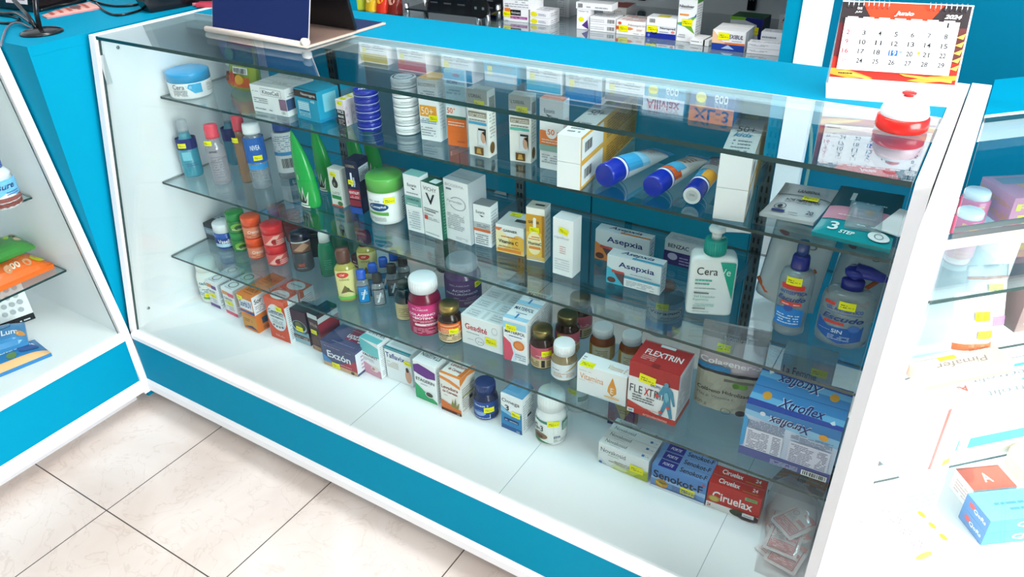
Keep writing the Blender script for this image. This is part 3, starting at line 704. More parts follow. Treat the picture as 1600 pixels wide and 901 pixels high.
def put_grid(mb, g, decs):
    for i, d in enumerate(decs):
        if d[0] == 'r':
            n = 12; vs = [g(d[1]+(d[3]-d[1])*a/n, d[2]+(d[4]-d[2])*b/n, EPS*(i+1)) for b in range(n+1) for a in range(n+1)]
            mb.add(vs, [(b*(n+1)+a, b*(n+1)+a+1, (b+1)*(n+1)+a+1, (b+1)*(n+1)+a) for b in range(n) for a in range(n)], d[5])
        else: put(mb, g, 1, 1, [d], i+1)
flat('patch_packet', 'silver grey flat pimple patch packet lying at right of top shelf', ((1186, 338), (1270, 354), (1309, 306), (1226, 293)), ZA, .006, 'k#b9babb',
    [('r', 0, .67, 1, .68, '#3a3b3e'), ('t', 'LANBENA.', .55, .8, .42, .08, '#4a4b4e', 'b'), ('t', 'ACNE PIMPLE PATCH', .55, .52, .62, .07, DK, 'b'), ('l', .25, .42, .75, .47, 2, '#55565a'), ('o', .25, .26, .11, .1, DK, .14), ('e', .25, .26, .045, .05, DK), ('r', .16, .08, .4, .14, '#26306e'), ('t', '20', .84, .17, .12, .11, '#2b3050', 'b'), ('l', .45, .08, .65, .12, 1, '#6b6c70')], .008, 'packet', (.66, .60))
flat('mask_packet', 'teal and pink three-step face mask packet lying at right end of top shelf', ((1266, 370), (1389, 399), (1411, 318), (1312, 302)), ZA, .007, 'k#0f8f96',
    [('r', 0, .62, 1, 1, '#0f4f5c'), ('r', 0, .34, 1, .62, '#c68a9c'), ('t', '3', .22, .19, .13, .17, '#dff0f0', 'b'), ('t', 'STEP', .42, .10, .2, .06, '#e4f4f4', 'bi'), ('e', .82, .14, .14, .09, '#dfe6e6'), ('o', .82, .14, .06, .05, '#7c8c8e', .2), ('t', '1', .28, .8, .07, .14, '#cfe0e2', 'b'), ('l', .5, .7, .8, .74, 1, '#dfe8ea'), ('e', .6, .55, .07, .04, '#c79447'), ('l', .5, .25, .85, .3, 1, '#d5eef0'), ('l', .2, .4, .7, .43, 1, '#ecd9df')], .012)
P = at(1366, 369, ZA)
mb = MB(); mb.box(-.004, 0, 0, .038, .10, .0032, W_, .0014); c_ = tag(mb.build('card_insert', None, P+Vector((0, 0, .0115))), 'blank white card lying on the right of the teal packet', 'card'); c_.rotation_euler = (0, 0, -.25)
q = flat('plastic_bag', 'small crumpled clear plastic bag lying on the pink part of the teal packet', ((1318, 356), (1376, 366), (1380, 326), (1330, 316)), ZA+.0115, .012, 'f#e6eef0', [], 0, 'bag')

# ------------------------------------------------------------------ second shelf
def slim_bottle(name, label, base, wpx, ty, cap, capr, body, shoulder, labels=(), stick=None, Z=ZB, cz=.80, group=None, capk=None, sx=1, sy=.72, cat='bottle'):
    return round_thing(name, label, cat, Z, base, wpx, ty,
        [('body', body, [(.01, 0), (.86, 0), (.97, .02), (1, .06), (1, shoulder-.08), (.93, shoulder-.02), (.6, shoulder+.03), (capr*.9, cz-.005), (.01, cz-.005)]),
         ('cap', cap, [(.01, cz-.02), (capr, cz-.02), (capr*1.0, cz+.01), (capr*.97, .97), (capr*.9, 1), (.01, 1)])], labels, stick, group, sx, sy)
slim_bottle('remover_bottle', 'clear bottle of two-tone blue liquid with clear cap, leftmost on second shelf', (305, 277), 29, 187, 'c#e2e8ec', .55, 't#42b7cf', .66,
    [('liquid_band', .50, .69, 1.0, 359, [('r', 0, 0, 1, 1, '#161f6e')]), ('label', .14, .48, 1.0, 110, [('r', .1, .5, .6, .95, '#7cc8da'), ('l', .15, .2, .9, .4, 2, '#2a4f78')])], (-30, .58, 1.0))
slim_bottle('remover_bottle', 'clear bottle with coral red cap, in front on the second shelf', (350, 289), 28, 194, 'k#e8485c', .72, 'c#dcd8de', .66,
    [('label', .08, .62, 1.0, 130, [('t', 'agua', .35, .9, .35, .08, DK, 'bi'), ('l', .15, .1, .7, .8, 9, '#8f8d99')])], (-40, .72, .98))
slim_bottle('remover_bottle', 'navy and turquoise bottle behind the red-capped one, second shelf', (372, 258), 27, 172, 'c#d9e2e8', .55, 't#2f9fbf', .66, [('liquid_band', .46, .69, 1.0, 359, [('r', 0, 0, 1, 1, '#17206f')])])
slim_bottle('remover_bottle', 'clear bottle with red cap half hidden behind the white-capped one', (392, 286), 25, 180, 'k#e0485a', .7, 't#b0845f', .66, [], (-50, .66, 1))
slim_bottle('micellar_bottle', 'clear bottle with white cap and wide blue band, second shelf', (412, 296), 30, 192, 'k#e9edf1', .86, 'c#ccd4dc', .82, [('label', .42, .80, 1.0, 300, [('r', 0, 0, 1, 1, '#1f5fb0'), ('t', 'NIVEA', .5, .62, .18, .2, '#d8e6f5', 'b')]), ('label', .10, .40, 1.0, 130, [('r', 0, .72, 1, 1, '#2f8fd0'), ('l', .1, .1, .9, .65, 6, '#9aa0a8')])], (5, .50, 1.0), cz=.87)
slim_bottle('micellar_bottle', 'clear bottle turned to its back label with bar code, second shelf', (455, 280), 33, 190, 'k#1f4fa0', .8, 'c#ccd2d6', .82, [('label', .12, .84, 1.0, 130, [('r', 0, 0, 1, 1, '#e6ebef'), ('l', .1, .55, .9, .95, 8, '#6f8fb5'), ('r', 0, .44, 1, .53, '#4d96d0'), ('bar', .35, .08, .85, .4)], -15)], cz=.87)
# aloe-leaf shaped gel bottles
def leaf_bottle(label, base, wpx, ty, lean, stick=False, yaw=0):
    P = at(base[0], base[1], ZB); R = wpx/2/scale_at(P); v = P-CAM; v.z = 0; v.normalize(); C = P+v*R*.8; h = rise(C, ty)
    root = tag(empty('aloe_gel_bottle', C+Vector((0, 0, .0004)), yaw), label, 'bottle', 'green leaf-shaped bottles')
    mb = MB(); n = 16; seg = 24; vs = []; fs = []
    for i in range(n+1):
        t = i/n; rr = R*(1-t**3)*(1 if t > .04 else .9)+.0015; off = -R*.95*t**1.7
        for k in range(seg): a = 2*PI*k/seg; vs.append((off+rr*math.cos(a), rr*.72*math.sin(a)*(1-.15*t), h*t))
    for i in range(n):
        for k in range(seg): k2 = (k+1) % seg; fs.append((i*seg+k, i*seg+k2, (i+1)*seg+k2, (i+1)*seg+k))
    mb.add(vs, fs, 'k#12a042', True); mb.add(vs, [tuple(range(seg))[::-1]], 'k#12a042'); mb.build('body', root)
    mb = MB(); g0 = cylmap(R*.99, -PI/2-.9, 1, .76)
    put(mb, g0, R*1.5, h*.3, [('p', [(.1, .3), (.3, .95), (.42, .4), (.62, 1), (.7, .35), (.98, .8), (.85, .15), (.3, .12)], '#dfe8df'), ('p', [(.2, .35), (.32, .7), (.45, .3), (.6, .75), (.68, .3), (.85, .5), (.75, .22), (.3, .2)], '#1d2a20'), ('r', .15, .02, .95, .1, '#e5e8e5')]); mb.build('label', root)
    if stick: 
        g1 = cylmap(R*.93, -PI/2-.75, 1, .78); sticker(root, lambda u, v, o: g1(u, v, o), .006, h*.42, .016, .012, 0, [('r', 0, 0, 1, 1, '#eef0ee'), ('l', .2, .3, .8, .7, 2, '#9aa09a')])
    return root
leaf_bottle('front green leaf-shaped gel bottle with curved tip, second shelf', (488, 325), 36, 207, 1, True)
leaf_bottle('green leaf-shaped gel bottle behind the white box with drop picture', (514, 300), 30, 196, 1)
leaf_bottle('green leaf-shaped gel bottle behind the dark blue box', (563, 284), 27, 185, 1)
leaf_bottle('green leaf-shaped gel bottle just above the round green lid', (589, 281), 27, 186, 1)
carton('hair_oil_carton', 'narrow white box with dark drop picture beside the green leaf bottle', ZB, (520, 320), (538, 325), 262, .026, '#e3e6e0',
    {'F': [('e', .5, .62, .25, .12, '#3b3a36'), ('p', [(.3, .66), (.5, .86), (.7, .66)], '#3b3a36'), ('e', .45, .6, .08, .05, '#8d8c84'), ('r', .1, .2, .9, .3, '#2f8a4c'), ('l', .2, .34, .8, .42, 2, '#8f958f'), ('e', .75, .1, .22, .06, '#4a7a4c'), ('r', 0, 0, 1, .04, '#c2502c')]}, ('F', .45, .86, .018))
carton('hair_colour_carton', 'dark blue glossy box with red panels next to the green-lidded tub', ZB, (549, 331.5), (568, 335), 250, (579, 243), '#141c3c',
    {'F': [('t', "L'OREAL", .45, .9, .7, .05, '#b6a487', 'b'), ('r', .05, .28, .95, .46, '#b02238'), ('t', 'REVITALIFT', .5, .4, .8, .05, W_, 'b'), ('l', .1, .3, .85, .35, 2, '#e6c3c8'), ('r', .05, .14, .95, .26, '#8e2036'), ('r', .35, .52, .5, .78, '#dfe6f2'), ('r', .55, .52, .68, .70, '#a9b8dc'), ('r', 0, 0, 1, .12, '#1f4fa6')],
     'R': [('r', .08, .62, .95, .88, '#cdd4de'), ('l', .12, .64, .9, .86, 7, '#5a6070'), ('r', .1, .05, .9, .3, '#22305c')]}, ('F', .42, .6, .02))
round_thing('lotion_tub', 'white cream tub with leaf green screw lid, second shelf', 'jar', ZB, (609, 353), 57, 271,
    [('tub', 'k#eff0ee', [(.01, 0), (.84, 0), (.93, .03), (.97, .1), (.98, .68), (.9, .73), (.01, .73)]), ('lid', 'k#5fae4c', lidprof(.72, 1, 1.0, .05))],
    [('label', .08, .64, .98, 170, [('r', 0, .68, .42, .78, '#f4f4f2'), ('e', .26, .60, .2, .16, '#1d4c7c'), ('t', 'Cetaphil', .26, .60, .3, .12, '#eef3f6', 'b'), ('p', [(.05, .40), (.45, .40), (.45, .26), (.05, .32)], '#64a84e'), ('l', .06, .05, .4, .22, 3, '#8b9294'), ('l', .08, .82, .4, .9, 1, '#8b9294'), ('l', .75, .05, .98, .9, 9, '#5d6266')], 10)], (8, .56, .98, .026))
SK = '#f0f3f4'
carton('serum_carton', 'white and sage green skin serum box right of the green-lidded tub', ZB, (638, 358.5), (663, 365.5), 271, .032, SK,
    {'F': [('t', 'Eucerin', .5, .83, .55, .055, '#4a4d52', 'b'), ('p', [(.4, .79), (.7, .77), (.55, .755)], DK), ('l', .15, .68, .85, .73, 1, GR), ('r', 0, .47, 1, .64, '#74a8a2'), ('t', 'DERMOPURE', .5, .58, .75, .04, '#2f5d58', 'b'), ('l', .15, .49, .8, .53, 1, '#cfe6e2'), ('l', .15, .06, .85, .4, 8, '#b3bec4')], 'T': [('r', 0, 0, 1, 1, '#7fb0a9')]})
carton('serum_carton', 'white box with large black V and green side, second shelf', ZB, (664.5, 366), (692, 376), 283, .035, '#f2f4f3',
    {'F': [('t', 'VICHY', .48, .90, .72, .07, DK), ('t', 'V', .48, .72, .5, .2, DK, 'b'), ('l', .08, .52, .9, .56, 1, '#6f7478'), ('t', 'NORMADERM', .42, .49, .6, .03, DK, 'b'), ('r', .08, .32, .27, .40, '#d8473c'), ('l', .3, .33, .9, .39, 2, '#a2a7ab'), ('l', .08, .42, .6, .46, 1, GR), ('l', .1, .06, .85, .1, 1, GR)],
     'R': [('r', 0, 0, 1, 1, '#1c5a46'), ('l', .2, .1, .8, .9, 14, '#4f8f78')], 'T': [('r', 0, 0, 1, 1, '#15503e'), ('r', .35, .2, .75, .8, '#d5ddda')]})
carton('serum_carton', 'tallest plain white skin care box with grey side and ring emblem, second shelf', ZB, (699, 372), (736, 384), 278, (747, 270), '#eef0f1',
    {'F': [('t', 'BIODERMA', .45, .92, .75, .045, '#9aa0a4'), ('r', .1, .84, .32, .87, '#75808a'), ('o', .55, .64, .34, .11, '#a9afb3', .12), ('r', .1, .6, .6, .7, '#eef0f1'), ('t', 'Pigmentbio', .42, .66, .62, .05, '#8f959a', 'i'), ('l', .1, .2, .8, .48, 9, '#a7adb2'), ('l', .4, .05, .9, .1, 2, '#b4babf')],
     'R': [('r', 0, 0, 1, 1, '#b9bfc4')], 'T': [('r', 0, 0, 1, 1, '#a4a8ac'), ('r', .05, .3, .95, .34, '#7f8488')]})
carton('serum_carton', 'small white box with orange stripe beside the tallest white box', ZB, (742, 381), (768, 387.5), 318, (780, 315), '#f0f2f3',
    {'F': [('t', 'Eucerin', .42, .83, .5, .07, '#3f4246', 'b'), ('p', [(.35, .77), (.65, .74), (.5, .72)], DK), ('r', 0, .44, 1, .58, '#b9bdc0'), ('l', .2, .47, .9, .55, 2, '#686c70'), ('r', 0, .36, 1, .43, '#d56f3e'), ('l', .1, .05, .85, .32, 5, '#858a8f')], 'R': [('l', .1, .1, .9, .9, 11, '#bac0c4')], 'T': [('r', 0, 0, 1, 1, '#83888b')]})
carton('cream_carton', 'square white and orange vitamin cream box, second shelf', ZB, (776, 391.5), (819, 401), 349, (838, 338), '#eef0ee',
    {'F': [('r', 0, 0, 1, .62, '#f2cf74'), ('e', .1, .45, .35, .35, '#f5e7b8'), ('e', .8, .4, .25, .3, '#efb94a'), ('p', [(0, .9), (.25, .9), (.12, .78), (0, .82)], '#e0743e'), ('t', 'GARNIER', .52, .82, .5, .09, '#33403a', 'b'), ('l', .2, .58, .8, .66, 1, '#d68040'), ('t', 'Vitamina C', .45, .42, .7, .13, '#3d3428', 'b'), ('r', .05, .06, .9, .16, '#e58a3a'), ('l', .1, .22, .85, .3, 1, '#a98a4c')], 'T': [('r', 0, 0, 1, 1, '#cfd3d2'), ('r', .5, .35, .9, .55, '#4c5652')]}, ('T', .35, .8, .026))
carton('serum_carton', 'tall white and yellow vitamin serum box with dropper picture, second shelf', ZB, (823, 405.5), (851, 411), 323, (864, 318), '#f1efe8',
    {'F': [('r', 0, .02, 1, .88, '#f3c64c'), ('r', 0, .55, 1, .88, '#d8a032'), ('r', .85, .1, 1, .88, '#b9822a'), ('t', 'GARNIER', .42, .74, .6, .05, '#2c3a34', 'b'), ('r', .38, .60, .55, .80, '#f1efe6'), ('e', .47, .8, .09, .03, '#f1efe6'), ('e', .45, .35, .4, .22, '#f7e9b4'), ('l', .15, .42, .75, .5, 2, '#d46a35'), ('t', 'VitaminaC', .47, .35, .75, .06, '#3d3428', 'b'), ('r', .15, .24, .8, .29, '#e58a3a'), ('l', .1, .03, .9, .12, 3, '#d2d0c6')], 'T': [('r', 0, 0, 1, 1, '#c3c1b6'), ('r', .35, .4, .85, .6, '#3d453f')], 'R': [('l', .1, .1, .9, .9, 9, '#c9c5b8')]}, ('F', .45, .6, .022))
carton('capsule_carton', 'plain tall white capsule box with yellow sticker, second shelf', ZB, (863.5, 426), (894, 435), 339, (912, 337), '#f2f4f4',
    {'F': [('t', 'cipohor', .45, .67, .75, .06, '#9aa0a4'), ('l', .35, .4, .65, .55, 4, '#d6a0a0'), ('l', .1, .1, .85, .32, 5, '#cfd4d8')]}, ('F', .55, .80, .022, -.25))
def soap(lb, fl, fr, ty, br, c1, c2, c3, Z=ZB):
    return carton('soap_carton', lb, Z, fl, fr, ty, br, '#d9e4e8',
    {'F': [('t', 'Asepxia', .55, .72, .66, .24, '#1f3472', 'b'), ('p', [(0, 0), (.36, 0), (.3, .12), (.12, .5), (0, .6)], c2), ('p', [(.1, .52), (.34, .46), (.34, 0), (.22, .22)], '#5a4a50'), ('r', .1, .42, .33, .50, '#c94f4a'), ('e', .1, .14, .08, .1, '#5e3d3a'), ('r', .34, .32, 1, .40, c1), ('r', .34, .03, .97, .32, '#eef3f5'), ('l', .38, .08, .9, .28, 4, '#98a6ae'), ('l', .45, .5, .85, .54, 1, '#6c7a94')],
     'T': [('t', 'Asepxia', .5, .6, .6, .5, '#25386c', 'bi'), ('r', .45, .08, 1, .3, c1)], 'R': [('l', .2, .1, .8, .9, 7, '#8a97a2')]})
k = soap('rear pale blue soap box with orange corner and red tag, second shelf', (929, 403), (1012, 424), 357, .03, '#d5824a', '#e08a4a', 0)
soap('front pale blue soap box with turquoise bands, second shelf', (947, 440), (1030, 462), 397, .032, '#3fa6c8', '#49b6d0', 0)
carton('gel_carton', 'white and purple acne gel box beside the pump bottle, second shelf', ZB, (1036, 410), (1113, 430), 372, .035, '#d3d9dc',
    {'F': [('t', 'BENZAC', .28, .77, .42, .16, '#2c2b4c', 'b'), ('t', 'AC', .62, .77, .12, .14, '#2c2b4c', 'b'), ('r', 0, 0, 1, .55, '#3a2b6e'), ('e', .18, .35, .1, .14, '#b9b4d4'), ('l', .32, .1, .9, .45, 3, '#a79fcb')], 'T': [('l', .1, .2, .9, .7, 3, '#a8b0b4')]})
# pump bottle of face wash
def pumphead(mb, R, H, c, z, nose=1.0, yaw=-PI*.3):
    pass
def face_wash():
    P = at(1104, 492, ZB); v = P-CAM; v.z = 0; v.normalize(); sc = scale_at(P); w = 70/sc; d = w*.52
    C = P+v*d*.5; yaw = math.atan2(-v.y, -v.x)+PI/2+.12; Hh = rise(C, 352)
    root = tag(empty('pump_bottle', C+Vector((0, 0, .0004)), yaw), 'white rectangular face wash bottle with teal pump collar, second shelf', 'bottle')
    mb = MB(); hb = Hh*.70; seg = 40; rs = []
    def sq(a, e=.32):
        c, s_ = math.cos(a), math.sin(a); return (math.copysign(abs(c)**e, c), math.copysign(abs(s_)**e, s_))
    prof = [(.92, 0), (.98, .01), (1, .05), (1, .86), (.97, .93), (.86, .975), (.5, .995), (.3, 1.0)]
    for k_, z in prof: rs += [(sq(2*PI*i/seg)[0]*w/2*k_, sq(2*PI*i/seg)[1]*d/2*k_, z*hb) for i in range(seg)]
    fs = [(j*seg+i, j*seg+(i+1) % seg, (j+1)*seg+(i+1) % seg, (j+1)*seg+i) for j in range(len(prof)-1) for i in range(seg)]
    mb.add(rs, fs, 'k#eaf0ef', True); mb.add(rs, [tuple(range(seg))[::-1], tuple(range((len(prof)-1)*seg, len(prof)*seg))], 'k#eaf0ef'); mb.build('body', root)
    mb = MB(); put(mb, lambda u, v_, o: (u-w*.46, -d/2-o-.0004, v_+hb*.04), w*.92, hb*.9,
        [('p', [(.63, .98), (.96, .98), (.99, .96), (.99, .28)], '#13a58a'), ('t', 'Cera', .36, .80, .48, .14, '#20262a'), ('t', 'Ve', .77, .80, .24, .13, '#d9f2ec'), ('l', .1, .55, .5, .68, 2, '#4ab39f'), ('l', .1, .47, .6, .5, 1, '#83a8a2'), ('r', .1, .375, .45, .4, '#6c7878'), ('t', 'Gel Limpiador', .36, .32, .5, .05, '#2f9f8c'), ('t', 'Espumoso', .28, .26, .36, .05, '#2f9f8c'), ('l', .1, .14, .6, .2, 2, '#8fc4ba'), ('r', .1, .08, .4, .1, '#7a8484'), ('l', .1, .03, .5, .05, 1, '#7a8484')])
    mb.build('label', root)
    mb = MB(); R = w*.235; mb.lathe([(.001, hb*.995), (R, hb*.995), (R, hb*1.2), (R*.94, hb*1.215), (.001, hb*1.215)], 'k#0f9f92', 28)
    for i in range(28):
        a = 2*PI*i/28; mb.tube([(R*math.cos(a), R*math.sin(a), hb*1.01), (R*math.cos(a), R*math.sin(a), hb*1.19)], .0007, 'k#0f9f92', 5)
    mb.build('pump_collar', root)
    mb = MB(); mb.lathe([(.001, hb*1.21), (R*.45, hb*1.21), (R*.45, hb*1.34), (.001, hb*1.34)], 'k#eef2f2', 20)
    mb.lathe([(.001, hb*1.34), (R*.75, hb*1.345), (R*.8, hb*1.38), (R*.7, hb*1.41), (.001, hb*1.42)], 'k#eef2f2', 20)
    mb.tube([(0, 0, hb*1.385), (R*1.3, 0, hb*1.385), (R*2.3, 0, hb*1.375), (R*2.9, 0, hb*1.35)], [R*.38, R*.33, R*.27, R*.2], 'k#eef2f2', 10); mb.build('pump_head', root)
    return root
face_wash()
# antiseptic bottles
def spray_head(mb, R, H):
    mb.lathe([(.001, .80*H), (.42*R, .80*H), (.40*R, .93*H), (.34*R, .985*H), (.001, H)], 't#5a86c8', 24)
round_thing('spray_bottle', 'clear antiseptic spray bottle with dark blue neck, left of the pump one', 'bottle', ZB, (1228, 526), 50, 374,
    [('body', 'c#cfdbdf', [(.01, 0), (.8, 0), (.94, .02), (.96, .06), (.9, .12), (.96, .2), (1, .5), (1, .60), (.85, .675), (.5, .70), (.01, .70)]),
     ('spray_collar', 'k#121a7c', [(.01, .695), (.52, .695), (.54, .72), (.5, .82), (.44, .84), (.01, .84)]),
     ('overcap', 't#39559c', [(.01, .835), (.38, .835), (.35, .93), (.27, .985), (.01, 1)])],
    [('label', .12, .63, 1.0, 120, [('p', [(.05, .35), (.5, .42), (.9, .36), (.9, 0), (.05, 0)], '#1f7fd0'), ('l', .12, .06, .8, .28, 4, '#d4e8f8'), ('e', .45, .40, .13, .07, '#2a58a8'), ('r', .15, .80, .8, .90, '#d83a32'), ('t', 'ANTISEPTICA', .5, .73, .8, .07, '#2b4a96', 'b'), ('t', 'Escudo', .48, .60, .8, .1, '#26377c', 'bi'), ('r', .22, .46, .78, .54, '#d8473f'), ('l', .26, .48, .74, .52, 1, '#f3d5d2')], -6)], (-8, .62, 1.0, .026), sy=.85)
def gelpump(mb, R, H):
    mb.lathe([(.01*R, .83*H), (.3*R, .83*H), (.3*R, .9*H), (.01*R, .9*H)], 'k#131c80', 20)
def gel():
    o = round_thing('pump_bottle', 'clear antiseptic gel bottle with dark blue pump, right end of second shelf', 'bottle', ZB, (1308, 544), 76, 416,
    [('body', 'c#d3dee1', [(.01, 0), (.84, 0), (.96, .02), (1, .07), (1, .56), (.94, .64), (.72, .70), (.4, .715), (.01, .715)]),
     ('pump_collar', 'k#131c80', [(.01, .71), (.42, .71), (.43, .82), (.38, .84), (.22, .85), (.01, .85)])],
    [('label', .06, .60, 1.0, 115, [('p', [(0, .55), (.3, .38), (.95, .42), (1, .5), (1, .12), (.55, .0), (0, .2)], '#1f5fae'), ('r', .12, .90, .36, .97, '#d83a32'), ('t', 'GEL ANTISEPTICO', .55, .83, .72, .08, '#2b4a96', 'b'), ('l', .2, .73, .95, .77, 1, '#5b74ac'), ('t', 'Escudo', .55, .62, .82, .13, '#26377c', 'bi'), ('r', .2, .46, .6, .53, '#d8473f'), ('e', .8, .42, .11, .08, '#4a77c0'), ('t', 'SIN', .5, .3, .2, .09, '#dce9f6', 'b'), ('l', .35, .1, .75, .22, 3, '#b7d0ec'), ('l', .1, .29, .38, .31, 1, '#b7d0ec')], -10)], (0, .57, 1.0, .027), sx=1, sy=.6)
    R, _, H_ = o['dims']
    mb = MB(); mb.lathe([(.001, .85*H_), (.2*R, .85*H_), (.2*R, .90*H_), (.001, .90*H_)], 'k#131c80', 18)
    mb.lathe([(.001, .895*H_), (.38*R, .9*H_), (.4*R, .95*H_), (.28*R, .985*H_), (.001, H_)], 'k#1a248c', 20)
    mb.tube([(0, 0, .95*H_), (.5*R, -.03*R, .945*H_), (1.0*R, -.06*R, .92*H_), (1.15*R, -.07*R, .90*H_)], [.3*R, .26*R, .18*R, .1*R], 'k#1a248c', 12); mb.build('pump_head', o)
gel()
# bagged nebuliser masks at the back of the second shelf
def maskbag(label, base, w, h, lean=-.22):
    P = at(base[0], base[1], ZB)
    o = pouch_at('mask_bag', label, P+Vector((0, 0, .007)), -.35, lean, w, h, .05, 't#eef1f1', [('e', .25, .86, .1, .03, '#b8443c'), ('o', .75, .82, .07, .03, '#5f6a52', .3)], None, 'bagged masks', 'bag', gus=.015, part='bag_film')
    mb = MB(); mb.lathe([(.034, 0), (.036, .01), (.03, .05), (.016, .075), (.011, .10), (.001, .10)], 'c#e4e8e6', 24, cx=w*.42, cy=.012, sy=.55)
    mb.build('mask_shell', o)
    mb = MB(); mb.tube([(w*.08, -.022, .03), (w*.3, -.028, .012), (w*.6, -.028, .014), (w*.9, -.02, .04)], .0035, 'k#d8622e', 8)
    mb.tube([(w*.55, -.027, .05), (w*.75, -.026, .06), (w*.92, -.02, .085)], .004, 'k#d8622e', 8); mb.tube([(w*.5, -.026, .03), (w*.7, -.027, .035), (w*.9, -.02, .03)], .004, 'k#e2783a', 8); mb.build('strap', o)
maskbag('bagged mask with orange straps standing behind the spray bottle', (1180, 458), .125, .15)
maskbag('bagged mask with orange straps standing behind the gel bottle', (1284, 480), .10, .145)
# ------------------------------------------------------------------ third glass shelf
carton('cream_carton', 'small dark landscape-pattern box, leftmost on third shelf', ZC, (323, 371), (347, 379), 348, .07, '#3f4c58',
    {'F': [('r', 0, .3, 1, .75, '#7f97aa'), ('l', .1, .4, .9, .65, 3, '#d3dde4'), ('r', 0, .75, 1, 1, '#1f2830')], 'T': [('r', 0, 0, 1, .5, '#1f262e'), ('r', 0, .5, 1, 1, '#9fb0ba'), ('l', .2, .6, .8, .9, 2, '#39424a')]})
def jar(name, lb, base, w, ty, lid, body, labs, Z=ZC, lidz=.62, **k):
    return round_thing(name, lb, 'jar', Z, base, w, ty, [('jar', body, [(.01, 0), (.92, 0), (1, .05), (1, lidz-.06), (.95, lidz-.01), (.01, lidz-.01)]), ('lid', lid, lidprof(lidz, 1, 1.0, .06))], labs, **k)
jar('jelly_jar', 'blue and white petroleum jelly jar with white lid, third shelf', (357, 389), 31, 346, 'k#eef1f3', 'k#1d55ae',
    [('label', .06, .6, 1.0, 150, [('r', 0, 0, 1, .32, '#bfe0f2'), ('r', 0, .32, 1, .72, '#173a8c'), ('t', 'Vaseline', .5, .5, .62, .3, W_, 'b'), ('r', 0, .0, 1, .07, '#173a8c')], 0)], lidz=.66)
def pair(lb, base, w, ty, lid, body, labs, grp):
    C = at(base[0], base[1], ZC); h = rise(C+Vector((-.01, .02, 0)), ty)/2
    jar('cream_jar', 'lower '+lb, base, w, 1000+h, lid, body, labs, group=grp)
    jar('cream_jar', 'upper '+lb, base, w, 1000+h, lid, body, labs, group=grp, dz=h+.0006)
pair('jar of the green two-jar stack on third shelf', (380, 394), 28, 330, 'k#1f8f3e', 'k#2c7f38', [('label', .08, .56, 1.0, 120, [('e', .5, .5, .35, .4, '#7fb84a'), ('e', .55, .45, .2, .25, '#2f5f2c'), ('l', .2, .2, .8, .4, 2, '#dfe8c0')])], 'green jars')
pair('jar of the bright orange two-jar stack on third shelf', (405, 405), 29, 337, 'k#f0541f', 'k#d8542c', [('label', .08, .56, 1.0, 130, [('r', 0, 0, 1, 1, '#e08a6a'), ('t', 'Crema', .5, .6, .5, .3, '#f6e3d6', 'bi'), ('l', .1, .1, .9, .4, 2, '#a2401c')])], 'orange jars')
pair('jar of the red two-jar stack on third shelf', (437, 416), 33, 350, 'k#e0262e', 'k#d63a3c', [('label', .06, .58, 1.0, 140, [('r', 0, 0, 1, 1, '#dc5a56'), ('p', [(.1, .1), (.5, .95), (.75, .95), (.4, .1)], '#f0b4a8'), ('e', .5, .4, .12, .25, '#9c2022'), ('l', .55, .1, .95, .6, 3, '#f3d2c8')])], 'red jars')
jar('cream_jar', 'single orange-lidded jar at the back behind the red stack, third shelf', (441, 372), 28, 322, 'k#c8502e', 'k#b04a30', [], lidz=.6)
jar('cream_jar', 'dull red jar at the back, right of the orange-lidded one, third shelf', (463, 380), 27, 331, 'k#a8353c', 'k#9c4248', [], lidz=.6)
round_thing('deodorant', 'dark roll-on bottle with navy cap and photo label, third shelf', 'bottle', ZC, (478, 425), 31, 361,
    [('body', 'k#3b3f46', [(.01, 0), (.85, 0), (.96, .03), (1, .1), (1, .45), (.96, .5), (.01, .5)]), ('cap', 'k#10162c', [(.01, .5), (1, .5), (1, .86), (.94, .96), (.8, 1), (.01, 1)])],
    [('label', .52, .80, 1.0, 120, [('r', 0, 0, 1, 1, '#6b4a3c'), ('p', [(.1, .2), (.6, .9), (.9, .5), (.5, .1)], '#b58c74'), ('r', 0, .9, 1, 1, '#cfd3d6')]), ('label', .08, .30, 1.0, 110, [('t', 'nord', .35, .55, .3, .5, '#d8542e', 'b'), ('l', .1, .1, .6, .2, 1, '#aab0b6')])], sy=.75)
round_thing('shampoo_bottle', 'tall dark bottle behind the navy-capped roll-on, third shelf', 'bottle', ZC, (496, 402), 27, 336,
    [('body', 'k#1c2c34', [(.01, 0), (.9, 0), (1, .06), (1, .55), (.9, .6), (.01, .6)]), ('cap', 'k#0f3238', [(.01, .6), (.96, .6), (.96, .95), (.85, 1), (.01, 1)])], sy=.7)
round_thing('shampoo_bottle', 'slender emerald green bottle with white cap, third shelf', 'bottle', ZC, (516, 433), 25, 360,
    [('body', 'k#0b7d58', [(.01, 0), (.85, 0), (1, .03), (1, .5), (.8, .7), (.62, .76), (.01, .76)]), ('cap', 'k#e8efec', [(.01, .755), (.66, .755), (.62, .93), (.5, .99), (.01, 1)])], [('label', .1, .5, 1.0, 90, [('l', .2, .2, .8, .8, 5, '#4fae8c')])], sy=.75)
round_thing('shampoo_bottle', 'dark green bottle behind the emerald one, third shelf', 'bottle', ZC, (536, 416), 26, 342,
    [('body', 'k#11553c', [(.01, 0), (.9, 0), (1, .04), (1, .6), (.8, .72), (.01, .72)]), ('cap', 'k#4d6a60', [(.01, .72), (.6, .72), (.58, .95), (.01, 1)])], sy=.75)
round_thing('shampoo_bottle', 'clear green-tinted bottle at the back of third shelf, beside the dark green one', 'bottle', ZC, (556, 398), 26, 326,
    [('body', 't#7fb8a4', [(.01, 0), (.9, 0), (1, .04), (1, .6), (.8, .72), (.01, .72)]), ('cap', 'k#8f6b6e', [(.01, .72), (.6, .72), (.58, .95), (.01, 1)])], sy=.75)
